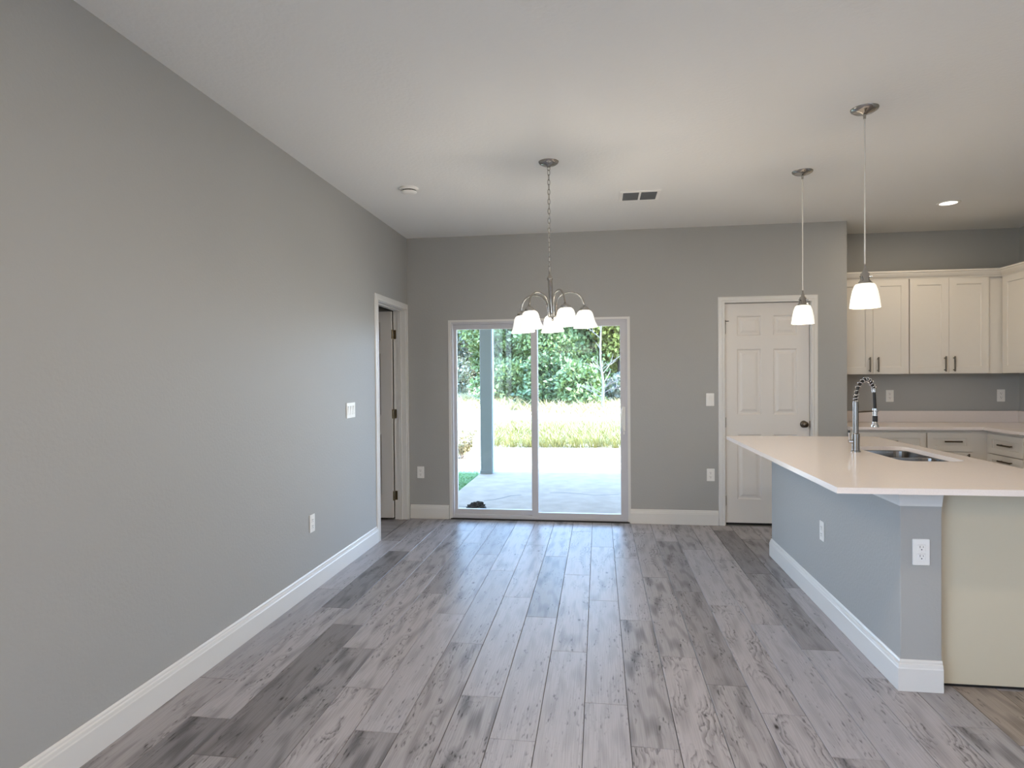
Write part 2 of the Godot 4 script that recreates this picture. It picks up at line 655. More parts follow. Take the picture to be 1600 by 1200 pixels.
func planks() -> void:
	var floor_ := struct("floor", bx(-4.72, XR + 0.12, -0.12, -0.0125, ZB - 0.19, ZR + 0.2).box(Vector3(0.9, -0.12, -6.6), Vector3(XR + 0.12, -0.0125, ZB - 0.19)), M.sub, "grey wood plank floor running from the viewer to the sliding door", "floor")
	var tex := []
	var kinds := [0, 0, 0, 2, 2, 1, 1, 1, 3, 3, 3, 2, 1]
	for k in kinds.size():
		tex.append(wood_image(kinds[k], 100 + k * 13))
	var tones := [Color8(176, 174, 179), Color8(166, 164, 168), Color8(151, 149, 153), Color8(132, 130, 134), Color8(164, 154, 146)]
	var cache := {}
	# seam phases read off the photograph, metres in front of the viewer
	var phase := {-11: 0.208, -10: 1.116, -9: 0.878, -8: 0.593, -7: 0.204, -6: 1.102, -5: 0.717, -4: 0.197, -3: 1.112, -2: 0.683, -1: 0.199, 0: 1.126, 1: 0.685, 2: 0.422, 3: 0.203, 4: 1.149, 5: 0.847, 6: 0.57, 7: 0.197}
	# [row, z inside the plank, tone, kind]
	var look := [[-11, -2.2, 1, 1], [-11, -3.0, 1, 0], [-11, -4.4, 0, 0], [-10, -2.0, 3, 3], [-10, -3.0, 0, 1], [-10, -4.1, 3, 3], [-9, -2.7, 3, 1], [-9, -3.9, 1, 1], [-9, -1.9, 1, 1],
		[-8, -2.5, 2, 3], [-8, -3.6, 0, 1], [-8, -4.6, 1, 3], [-7, -2.3, 0, 2], [-7, -3.2, 0, 1], [-6, -3.0, 0, 0], [-6, -2.0, 2, 3], [-5, -2.6, 1, 1], [-5, -3.9, 1, 0], [-4, -2.2, 1, 3], [-4, -3.2, 0, 0],
		[-3, -2.8, 0, 0], [-3, -2.0, 0, 0], [-2, -2.6, 0, 0], [-1, -2.2, 0, 0], [-1, -3.2, 0, 0], [0, -2.8, 1, 3], [0, -2.0, 0, 2], [0, -4.0, 0, 0], [1, -2.6, 0, 2], [1, -3.6, 1, 3], [2, -3.4, 2, 1], [2, -2.4, 1, 1], [2, -5.0, 2, 3],
		[3, -3.2, 0, 2], [3, -2.2, 0, 2], [4, -2.0, 1, 3], [4, -3.0, 0, 0], [4, -4.2, 0, 1], [4, -5.2, 0, 1], [5, -3.9, 2, 1], [5, -2.7, 0, 0], [5, -5.1, 3, 1], [6, -3.5, 0, 0], [6, -2.5, 0, 2], [6, -4.8, 2, 3], [7, -2.9, 1, 0], [7, -2.0, 1, 3], [8, -2.6, 4, 3], [9, -2.4, 4, 1], [3, -5.6, 1, 3]]
	var rg := RandomNumberGenerator.new()
	rg.seed = 11
	var rest := {}
	var full := {}
	for row in range(-12, 22):
		var ph: float = phase[row] if phase.has(row) else fposmod(row * 0.431 + 0.3, PL)
		var x0 := PX0 + row * PW
		var x1 := x0 + PW
		for idx in range(-4, 7):
			var za := -(ph + idx * PL)         # near end
			var zb := za - PL                   # far end
			if za < -6.46 or zb > ZR:
				continue
			var tone := [0, 0, 0, 1, 1, 2][rg.randi() % 6] as int
			var var_ := rg.randi() % tex.size()
			for l in look:
				if l[0] == row and l[1] < za and l[1] > zb:
					tone = l[2]
					while kinds[var_] != l[3]:
						var_ = (var_ + 1) % kinds.size()
			var cx0 := maxf(x0, XL + 0.002)
			var cx1 := minf(x1, XR - 0.002)
			var cza := minf(za, ZR - 0.01)
			var czb := maxf(zb, ZB + 0.004 if x1 < XJ + 0.08 else ZK + 0.004)
			if cx1 - cx0 < 0.012 or cza - czb < 0.02:
				continue
			var key := "%d_%d" % [var_, tone]
			if not cache.has(key):
				var m := mat(tones[tone], 0.36, 0.0, 0.38)
				m.albedo_texture = tex[var_]
				cache[key] = m
			var uv := [Vector2((cx0 - x0) / PW, (za - cza) / PL), Vector2((cx1 - x0) / PW, (za - cza) / PL), Vector2((cx1 - x0) / PW, (za - czb) / PL), Vector2((cx0 - x0) / PW, (za - czb) / PL)]
			var g := 0.0011
			var seen: bool = cza > ZB and czb < -1.3 and row <= 10 and not (x0 > 1.30 and x1 < 2.1 and za < -2.95 and zb > -4.95)
			if seen:
				var mid := Vector3((cx0 + cx1) * 0.5, 0, (cza + czb) * 0.5)
				var sk := "%.4f_%.4f_%.3f_%.3f" % [cx1 - cx0, cza - czb, uv[0].y, uv[0].x]
				if not full.has(sk):
					full[sk] = plank_shape(Mb.new(), cx0 - mid.x + g, cx1 - mid.x - g, czb - mid.z + g, cza - mid.z - g, uv).mesh()
				put("plank", full[sk], cache[key], floor_, mid)
			else:
				if not rest.has(key):
					rest[key] = Mb.new()
				plank_shape(rest[key], cx0 + g, cx1 - g, czb + g, cza - g, uv)
	for key in rest:
		var o := put("plank_field", rest[key], cache[key], floor_)
		o.set_meta("kind", "stuff")
	put("side_room_boards", bx(-4.6, XL - 0.002, -0.012, 0.0, ZB, -3.0), cache["0_1"] if cache.has("0_1") else mat(tones[1]), floor_)

func plank_shape(m: Mb, x0: float, x1: float, z0: float, z1: float, uv: Array) -> Mb:
	var c := 0.0012
	var y := 0.0
	m.quad(Vector3(x0 + c, y, z1 - c), Vector3(x1 - c, y, z1 - c), Vector3(x1 - c, y, z0 + c), Vector3(x0 + c, y, z0 + c), uv)
	var T := [Vector3(x0 + c, y, z1 - c), Vector3(x1 - c, y, z1 - c), Vector3(x1 - c, y, z0 + c), Vector3(x0 + c, y, z0 + c)]
	var S := [Vector3(x0, y - c, z1), Vector3(x1, y - c, z1), Vector3(x1, y - c, z0), Vector3(x0, y - c, z0)]
	for k in 4:
		var a: Vector3 = S[k]
		var d: Vector3 = S[(k + 1) % 4]
		m.quad(a, d, T[(k + 1) % 4], T[k], [uv[k], uv[(k + 1) % 4], uv[(k + 1) % 4], uv[k]])
		m.quad(a - Vector3(0, 0.0108, 0), d - Vector3(0, 0.0108, 0), d, a, [uv[k], uv[(k + 1) % 4], uv[(k + 1) % 4], uv[k]])
	return m

# ---------------------------------------------------------------- trim
const BASE := [Vector2(0, 0), Vector2(0.0155, 0), Vector2(0.0155, 0.098), Vector2(0.0135, 0.103), Vector2(0.0125, 0.110), Vector2(0.0115, 0.1155), Vector2(0.007, 0.119), Vector2(0.0065, 0.127), Vector2(0.003, 0.133), Vector2(0, 0.134)]
const CASE := [Vector2(0, 0), Vector2(0.016, 0), Vector2(0.0175, 0.004), Vector2(0.0165, 0.018), Vector2(0.012, 0.024), Vector2(0.011, 0.046), Vector2(0.008, 0.054), Vector2(0.004, 0.057), Vector2(0, 0.057)]

func trims() -> void:
	struct("baseboard_left", Mb.new().molding(BASE, [Vector3(XL, 0.001, ZR), Vector3(XL, 0.001, -5.0145)]), M.trim, "tall white baseboard along the foot of the left wall", "baseboard")
	var bb := Mb.new()
	bb.molding(BASE, [Vector3(XL + 0.017, 0.001, ZB), Vector3(-1.452, 0.001, ZB)])
	struct("baseboard_back", bb, M.trim, "short white baseboard between the left doorway and the sliding door", "baseboard")
	struct("baseboard_back", Mb.new().molding(BASE, [Vector3(0.285, 0.001, ZB), Vector3(1.0795, 0.001, ZB)]), M.trim, "white baseboard between the sliding door and the six-panel door", "baseboard")
	struct("baseboard_back", Mb.new().molding(BASE, [Vector3(1.9505, 0.001, ZB), Vector3(XJ, 0.001, ZB)]), M.trim, "white baseboard right of the six-panel door, behind the island", "baseboard")
	struct("baseboard_right", Mb.new().molding(BASE, [Vector3(XR, 0.001, -4.7), Vector3(XR, 0.001, ZR)]), M.trim, "white baseboard along the right wall beside the viewer", "baseboard")

# a picture-frame casing on a wall facing +z, three sides, outer rectangle x0..x1, top y1
func casing(x0: float, x1: float, y1: float) -> Mb:
	# sweep in a rotated frame: the path runs up, across and down; out of the wall is +z
	var m := Mb.new()
	var w := 0.057
	var prof := CASE
	var P := func(side: int, q: Vector2, top: bool) -> Vector3:
		# q.y measured from the inner edge towards the outside
		var k: float = q.y
		if side == 0:
			return Vector3(x0 + w - k, (y1 - w + k) if top else 0.001, q.x)
		return Vector3(x1 - w + k, (y1 - w + k) if top else 0.001, q.x)
	for j in prof.size() - 1:
		var a: Vector2 = prof[j]
		var c: Vector2 = prof[j + 1]
		m.quad_out(P.call(0, a, false), P.call(0, a, true), P.call(0, c, true), P.call(0, c, false), Vector3(c.x - a.x, 0, 0).normalized() * 0.0 + _out(a, c, Vector3(-1, 0, 0)))
		m.quad_out(P.call(1, a, false), P.call(1, a, true), P.call(1, c, true), P.call(1, c, false), _out(a, c, Vector3(1, 0, 0)))
		m.quad_out(P.call(0, a, true), P.call(1, a, true), P.call(1, c, true), P.call(0, c, true), _out(a, c, Vector3(0, 1, 0)))
	return m

# outward normal of a casing profile edge: profile (proud, across), across grows along dir
func _out(a: Vector2, c: Vector2, dir: Vector3) -> Vector3:
	var d := c - a
	return Vector3(0, 0, 1) * d.y - dir * d.x

# ---------------------------------------------------------------- sliding glass door
func sliding_door() -> void:
	var x0 := -1.433
	var x1 := 0.278
	var top := 1.925
	var d := thing("door_1", "white two-panel sliding glass door looking out on the patio", "sliding door", Vector3(0, 0, ZB))
	d.set_meta("kind", "structure")
	# outer frame, slightly behind the wall face, with a proud edge
	var fr := Mb.new().pierced(x0, 0.004, x1, top, -0.13, -0.012, [[x0 + 0.028, 0.03, x1 - 0.028, top - 0.03]])
	put("frame", fr, M.vinyl, d)
	put("frame_lip", Mb.new().pierced(x0 - 0.012, 0.004, x1 + 0.012, top + 0.008, -0.012, 0.004, [[x0 + 0.012, 0.0041, x1 - 0.012, top - 0.012]]), M.trim, d)
	put("track", bx(x0 + 0.03, x1 - 0.03, 0.03, 0.042, -0.12, -0.02), M.vinyl, d)
	put("threshold_gap", bx(x0, x1, 0.0005, 0.011, -0.02, 0.008), M.black, d)
	var xm := -0.61
	# left panel sits in the outer track, right panel in the inner one
	var sash := func(a: float, c: float, z: float, stile: float, stile2: float, y0: float, y1: float, gy0: float, gy1: float) -> MeshInstance3D:
		var s := put("sash", Mb.new().pierced(a, y0, c, y1, z - 0.018, z + 0.018, [[a + stile, gy0, c - stile2, gy1]]), M.vinyl, d)
		put("pane", sheet(a + stile - 0.006, c - stile2 + 0.006, gy0 - 0.006, gy1 + 0.006, z), M.glass, s)
		return s
	sash.call(x0 + 0.02, xm + 0.03, -0.085, 0.034, 0.05, 0.035, top - 0.022, 0.088, 1.846)
	var s2: MeshInstance3D = sash.call(xm - 0.032, x1 - 0.018, -0.04, 0.06, 0.06, 0.035, top - 0.022, 0.075, 1.852)
	# handle: a backplate with a bowed pull
	var hb := put("handle", bx(0.215, 0.245, 0.86, 1.09, -0.022, -0.010, 0.004), M.plastic, s2)
	put("pull", Mb.new().tube(spline([Vector3(0.222, 0.875, -0.012), Vector3(0.212, 0.90, 0.022), Vector3(0.206, 0.975, 0.034), Vector3(0.212, 1.05, 0.022), Vector3(0.222, 1.075, -0.012)], 5), 0.008, 8), M.plastic, hb)
	put("latch", bx(0.222, 0.238, 0.83, 0.856, -0.022, -0.008, 0.003), M.plastic, s2)

# ---------------------------------------------------------------- doors
func six_panel(parent: Node3D, w: float, y0: float, y1: float, th: float, xs: Array, ys: Array) -> void:
	var holes := []
	for i in 2:
		for j in 3:
			holes.append([xs[i * 2], ys[j * 2], xs[i * 2 + 1], ys[j * 2 + 1]])
	var m := Mb.new().pierced(0, y0, w, y1, -0.012, 0, holes)
	m.box(Vector3(0, y0, -th), Vector3(w, y1, -0.012))
	var slab := put("slab", m, M.door, parent)
	for h in holes:
		put("panel", Mb.new().rings(h[0], h[1], h[2], h[3], 0.0, [[0.0, 0.0], [0.004, -0.002], [0.009, -0.009], [0.020, -0.010], [0.028, -0.009], [0.046, -0.002], [0.050, -0.0015]]), M.door, slab)

func pantry_door() -> void:
	var d := thing("door_2", "closed white six-panel door with a dark knob in the back wall", "door", Vector3(0, 0, ZB))
	d.set_meta("kind", "structure")
	put("casing", casing(1.083, 1.948, 2.094), M.trim, d)
	var j := Mb.new()
	j.box(Vector3(1.128, 0.001, -0.2), Vector3(1.147, 2.037, 0.0))
	j.box(Vector3(1.884, 0.001, -0.2), Vector3(1.900, 2.037, 0.0))
	j.box(Vector3(1.128, 2.037, -0.2), Vector3(1.900, 2.056, 0.0))
	put("jamb", j, M.trim, d)
	put("stop", bx(1.147, 1.884, 2.02, 2.037, -0.075, -0.062), M.trim, d)
	var leaf := Node3D.new()
	leaf.name = "leaf"
	leaf.position = Vector3(1.151, 0, -0.022)
	d.add_child(leaf)
	six_panel(leaf, 0.729, 0.024, 2.031, 0.035, [0.103, 0.314, 0.420, 0.626], [0.238, 0.836, 1.017, 1.617, 1.737, 1.919])
	put("door_sweep_gap", bx(0.0, 0.729, 0.001, 0.0235, -0.030, -0.012), M.black, leaf)
	# knob: rose, neck and ball
	var kn := put("knob", Mb.new().lathe([Vector2(0.0, 0.0), Vector2(0.032, 0.0), Vector2(0.032, 0.004), Vector2(0.026, 0.009), Vector2(0.012, 0.012), Vector2(0.011, 0.030), Vector2(0.018, 0.036), Vector2(0.027, 0.046), Vector2(0.027, 0.056), Vector2(0.020, 0.064), Vector2(0.0, 0.067)], 24), M.bronze, leaf, Vector3(0.681, 0.93, 0.0))
	kn.rotation.x = PI / 2
	put("strike_plate", bx(0.7305, 0.7335, 0.90, 0.96, -0.02, 0.012), M.bronze, leaf)
	for y in [1.80, 0.945, 0.225]:
		var hg := put("hinge", Mb.new().tube([Vector3(-0.003, y - 0.045, 0.004), Vector3(-0.003, y + 0.045, 0.004)], 0.0065, 8), M.bronze, leaf)
		put("hinge_leaf", bx(-0.0035, 0.0005, y - 0.044, y + 0.044, -0.03, 0.0), M.bronze, hg)
	var st := put("hinge_stop", Mb.new().tube([Vector3(-0.022, 1.872, 0.010), Vector3(0.030, 1.872, 0.016)], 0.0035, 8), M.black, leaf)
	st.set_meta("label", "black hinge-pin door stop")
	put("stop_post", Mb.new().tube([Vector3(-0.003, 1.842, 0.004), Vector3(-0.003, 1.885, 0.004)], 0.0075, 8), M.black, st)

func side_door() -> void:
	# on the left wall: casing and jamb turned to face +x
	var d := thing("door_3", "white doorway in the left wall, its door standing open into a dim room", "door", Vector3(XL, 0, 0))
	d.set_meta("kind", "structure")
	var c := put("casing", casing(5.0155, 5.9215, 2.094), M.trim, d)
	# casing faces +z with x growing; turned so that it faces +x and its x runs along -z
	c.rotation.y = PI / 2
	var j := Mb.new()
	j.box(Vector3(-0.12, 0.001, -5.078), Vector3(0.0, 2.037, -5.060))
	j.box(Vector3(-0.12, 0.001, -5.868), Vector3(0.0, 2.037, -5.856))
	j.box(Vector3(-0.12, 2.032, -5.868), Vector3(0.0, 2.045, -5.060))
	put("jamb", j, M.trim, d)
	var stp := Mb.new()
	stp.box(Vector3(-0.078, 0.001, -5.856), Vector3(-0.045, 2.032, -5.845))
	stp.box(Vector3(-0.078, 0.001, -5.089), Vector3(-0.045, 2.032, -5.078))
	stp.box(Vector3(-0.078, 2.021, -5.845), Vector3(-0.045, 2.032, -5.089))
	put("stop", stp, M.trim, d)
	var leaf := Node3D.new()
	leaf.name = "leaf"
	d.add_child(leaf)
	leaf.position = Vector3(-0.128 - 0.755, 0, -5.816)
	six_panel(leaf, 0.755, 0.022, 2.020, 0.035, [0.11, 0.327, 0.428, 0.645], [0.238, 0.836, 1.017, 1.617, 1.737, 1.919])
	for y in [1.80, 1.03, 0.235]:
		var hg := put("hinge", Mb.new().tube([Vector3(0.763, y - 0.045, -0.008), Vector3(0.763, y + 0.045, -0.008)], 0.007, 8), M.brass, leaf)
		put("hinge_leaf", bx(0.766, 0.790, y - 0.044, y + 0.044, -0.0399, -0.0375), M.brass, hg)
		put("hinge_leaf", bx(0.7545, 0.7575, y - 0.044, y + 0.044, -0.030, -0.002), M.brass, hg)

# ---------------------------------------------------------------- island
func rounded(x0: float, z0: float, x1: float, z1: float, r: float, seg := 6) -> PackedVector2Array:
	var p := PackedVector2Array()
	for q in [[x1 - r, z1 - r, 0.0], [x0 + r, z1 - r, 0.5], [x0 + r, z0 + r, 1.0], [x1 - r, z0 + r, 1.5]]:
		for k in seg + 1:
			var a: float = PI * (q[2] + 0.5 * k / seg)
			p.append(Vector2(q[0] + r * cos(a), q[1] + r * sin(a)))
	return p

func island() -> void:
	var x0 := 1.295
	var x1 := 1.462
	var zn := -2.915
	var zf := -4.955
	var t := thing("kitchen_island", "kitchen island with a grey half wall, white base trim and cream end panel", "kitchen island")
	put("half_wall", bx(x0, x1, 0.001, 0.886, zf, zn, 0.003), M.wall, t)
	# path with the outside to the right: from the far left corner towards the viewer needs the outside on the right
	var path := [Vector3(x1, 0.001, zn), Vector3(x0, 0.001, zn), Vector3(x0, 0.001, zf), Vector3(x1, 0.001, zf)]
	var rev := path.duplicate()
	rev.reverse()
	var bb := put("baseboard", Mb.new().molding(BASE, rev), M.trim, t)
	bb.set_meta("label", "white baseboard wrapped round the foot of the half wall")
	var crown := [Vector2(0, 0), Vector2(0.003, 0), Vector2(0.004, 0.012), Vector2(0.008, 0.030), Vector2(0.014, 0.052), Vector2(0.019, 0.066), Vector2(0.021, 0.070), Vector2(0.021, 0.084), Vector2(0, 0.084)]
	put("cap_molding", Mb.new().molding(crown, rev, 0.803), M.trim, t)
	var cb := Mb.new()
	cb.box(Vector3(x1, 0.10, zf + 0.02), Vector3(1.985, 0.118, -2.9855))
	cb.box(Vector3(x1, 0.118, zf + 0.02), Vector3(x1 + 0.016, 0.886, -2.9855))
	cb.box(Vector3(1.966, 0.118, zf + 0.02), Vector3(1.985, 0.886, -2.9855))
	cb.box(Vector3(x1 + 0.016, 0.118, zf + 0.02), Vector3(1.966, 0.886, zf + 0.038))
	for z in [-4.45, -3.40]:
		cb.box(Vector3(x1 + 0.016, 0.118, z - 0.009), Vector3(1.966, 0.886, z + 0.009))
	put("cabinet_body", cb, M.cabinet, t)
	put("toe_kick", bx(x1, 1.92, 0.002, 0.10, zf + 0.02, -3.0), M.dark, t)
	put("end_panel", bx(x1 + 0.0005, 2.0, 0.014, 0.8865, -2.985, -2.967, 0.0015), M.panel, t)
	put("floor_gap", bx(x1 + 0.016, 1.998, 0.0015, 0.0138, -2.984, -2.974), M.black, t)
	# countertop with the sink cut-out
	var hole := rounded(1.598, -4.285, 1.925, -3.565, 0.07)
	var ct := Mb.new().plate(PackedVector2Array([Vector2(0.966, -4.955), Vector2(2.03, -4.955), Vector2(2.03, -2.716), Vector2(0.966, -2.716)]), hole, 0.889, 0.914)
	var top := put(numbered("countertop"), ct, M.quartz, self)
	tag(top, "large off-white quartz worktop overhanging the island's half wall", "countertop")
	# undermount double bowl
	var sk := thing("sink", "stainless double-bowl undermount sink set in the island worktop", "sink")
	var cuts := [[-4.275, -3.945], [-3.920, -3.575]]
	var zz := 0
	for cspan in cuts:
		var m := Mb.new()
		var rim := rounded(1.604, cspan[0], 1.919, cspan[1], 0.06)
		var bot := rounded(1.620, cspan[0] + 0.016, 1.903, cspan[1] - 0.016, 0.05)
		for i in rim.size():
			var k := (i + 1) % rim.size()
			var a := rim[i]; var c := rim[k]; var e := bot[k]; var g := bot[i]
			var mid := Vector2(1.7615, (cspan[0] + cspan[1]) * 0.5)
			var o := mid - (a + c) * 0.5
			m.quad_out(Vector3(a.x, 0.886, a.y), Vector3(c.x, 0.886, c.y), Vector3(e.x, 0.70, e.y), Vector3(g.x, 0.70, g.y), Vector3(o.x, 0.02, o.y))
		var tris := Geometry2D.triangulate_polygon(bot)
		for q in range(0, tris.size(), 3):
			var A := bot[tris[q]]; var B := bot[tris[q + 1]]; var C := bot[tris[q + 2]]
			m.tri_out(Vector3(A.x, 0.70, A.y), Vector3(B.x, 0.70, B.y), Vector3(C.x, 0.70, C.y), Vector3.UP)
		var bowl := put("bowl", m, M.steel, sk)
		put("drain", Mb.new().lathe([Vector2(0.0, 0.001), Vector2(0.022, 0.001), Vector2(0.030, 0.003), Vector2(0.042, 0.004), Vector2(0.045, 0.0005)].map(func(q): return Vector2(q.x, q.y)), 20), M.chrome, bowl, Vector3(1.76, 0.7005, (cspan[0] + cspan[1]) * 0.5))
		zz += 1
	var flange := Mb.new().plate(rounded(1.58, -4.30, 1.943, -3.55, 0.07), PackedVector2Array(), 0.8866, 0.8884)
	flange = Mb.new()
	flange.box(Vector3(1.585, 0.8866, -4.300), Vector3(1.6035, 0.8884, -3.55))
	flange.box(Vector3(1.9195, 0.8866, -4.300), Vector3(1.938, 0.8884, -3.55))
	flange.box(Vector3(1.6035, 0.8866, -4.300), Vector3(1.9195, 0.8884, -4.2755))
	flange.box(Vector3(1.6035, 0.8866, -3.5745), Vector3(1.9195, 0.8884, -3.55))
	flange.box(Vector3(1.6035, 0.874, -3.9445), Vector3(1.9195, 0.8860, -3.9205), 0.004)
	put("flange", flange, M.steel, sk)
	faucet()

func faucet() -> void:
	var f := thing("kitchen_faucet", "chrome spring-neck pull-down faucet beside the island sink", "faucet", Vector3(1.518, 0.914, -3.971))
	put("body", Mb.new().lathe([Vector2(0, 0), Vector2(0.027, 0), Vector2(0.027, 0.006), Vector2(0.0215, 0.010), Vector2(0.0215, 0.108), Vector2(0.0160, 0.112), Vector2(0.0160, 0.296), Vector2(0.0155, 0.300), Vector2(0.0, 0.300)], 24), M.steel, f)
	var dir := Vector3(0.975, 0, -0.22)
	var arc := spline([Vector3(0, 0.295, 0), Vector3(0, 0.33, 0) + dir * 0.002, Vector3(0, 0.392, 0) + dir * 0.018, Vector3(0, 0.430, 0) + dir * 0.056, Vector3(0, 0.424, 0) + dir * 0.088, Vector3(0, 0.385, 0) + dir * 0.112, Vector3(0, 0.365, 0) + dir * 0.116], 8)
	put("hose", Mb.new().tube(arc, 0.0085, 10), M.black, f)
	# the spring: a coil wound round the hose
	var coil := []
	var turns := 15.0
	var steps := 15 * 12
	var side := dir.cross(Vector3.UP).normalized()
	for i in steps + 1:
		var s := float(i) / steps * (arc.size() - 1)
		var k := mini(int(s), arc.size() - 2)
		var p: Vector3 = arc[k].lerp(arc[k + 1], s - k)
		var d: Vector3 = (arc[k + 1] - arc[k]).normalized()
		var o := d.cross(side)
		var w := TAU * turns * i / steps
		coil.append(p + (side * cos(w) + o * sin(w)) * 0.0125)
	put("spring", Mb.new().tube(coil, 0.0034, 6), M.chrome, f)
	var tip := dir * 0.122
	put("lower_hose", Mb.new().tube(spline([Vector3(0, 0.372, 0) + dir * 0.115, Vector3(0, 0.31, 0) + dir * 0.119, Vector3(0, 0.245, 0) + tip]), 0.0085, 10), M.black, f)
	put("ferrule", Mb.new().lathe([Vector2(0.0, -0.012), Vector2(0.0125, -0.012), Vector2(0.0135, 0.0), Vector2(0.0125, 0.012), Vector2(0.0, 0.012)], 14), M.chrome, f, Vector3(0, 0.366, 0) + dir * 0.1155)
	put("spray_head", Mb.new().lathe([Vector2(0.0, 0.0), Vector2(0.021, 0.0), Vector2(0.022, 0.008), Vector2(0.0145, 0.022), Vector2(0.0125, 0.06), Vector2(0.0145, 0.10), Vector2(0.0135, 0.112), Vector2(0.0, 0.112)], 18), M.chrome, f, tip + Vector3(0, 0.146, 0))
	put("grip", Mb.new().lathe([Vector2(0.0135, 0.03), Vector2(0.0142, 0.034), Vector2(0.0142, 0.064), Vector2(0.0135, 0.068)], 18), M.black, f, tip + Vector3(0, 0.146, 0))
	put("holder_arm", Mb.new().tube([dir * 0.012 + Vector3(0, 0.238, 0), dir * 0.108 + Vector3(0, 0.242, 0)], 0.0048, 8), M.bronze, f)
	put("holder_ring", Mb.new().tube(ring_path(tip + Vector3(0, 0.243, 0), 0.0165, 16), 0.004, 6, true), M.chrome, f)
	var lv := put("lever", Mb.new().tube([Vector3(-0.018, 0.062, 0), Vector3(-0.040, 0.062, 0)], 0.011, 12), M.chrome, f)
	put("lever_stick", Mb.new().tube([Vector3(-0.034, 0.066, 0), Vector3(-0.038, 0.118, 0.004)], 0.0045, 8), M.chrome, lv)
	put("lever_tip", Mb.new().lathe([Vector2(0, -0.008), Vector2(0.006, -0.006), Vector2(0.007, 0.0), Vector2(0.006, 0.006), Vector2(0, 0.008)], 12), M.black, lv, Vector3(-0.0385, 0.122, 0.004))

func ring_path(c: Vector3, r: float, n: int) -> Array:
	var p := []
	for i in n:
		var a := TAU * i / n
		p.append(c + Vector3(cos(a) * r, 0, sin(a) * r))
	return p

# ---------------------------------------------------------------- kitchen
# a shaker door in local xy facing +z, lower left at the origin
func shaker(called: String, parent: Node3D, x: float, y: float, w: float, h: float, frame: float, handle_at: Vector2, upright: bool, hlen := 0.138) -> MeshInstance3D:
	var m := Mb.new().pierced(0, 0, w, h, -0.019, 0.0, [[frame, frame, w - frame, h - frame]])
	var d := put(called, m, M.cabinet, parent, Vector3(x, y, 0))
	put("panel", Mb.new().rings(frame - 0.0005, frame - 0.0005, w - frame + 0.0005, h - frame + 0.0005, -0.0085, [[0.0, 0.004], [0.004, 0.0]]), M.cabinet, d)
	if handle_at != Vector2.ZERO:
		var a := Vector3(handle_at.x, handle_at.y, 0)
		var v := Vector3.UP if upright else Vector3.RIGHT
		var half := v * hlen * 0.5
		var pull := Mb.new()
		pull.tube([a - half + Vector3(0, 0, 0.026), a + half + Vector3(0, 0, 0.026)], 0.0066, 10)
		for s in [-1, 1]:
			pull.tube([a + half * 0.78 * s, a + half * 0.78 * s + Vector3(0, 0, 0.026)], 0.005, 8)
		put("handle", pull, M.bronze, d)
	return d

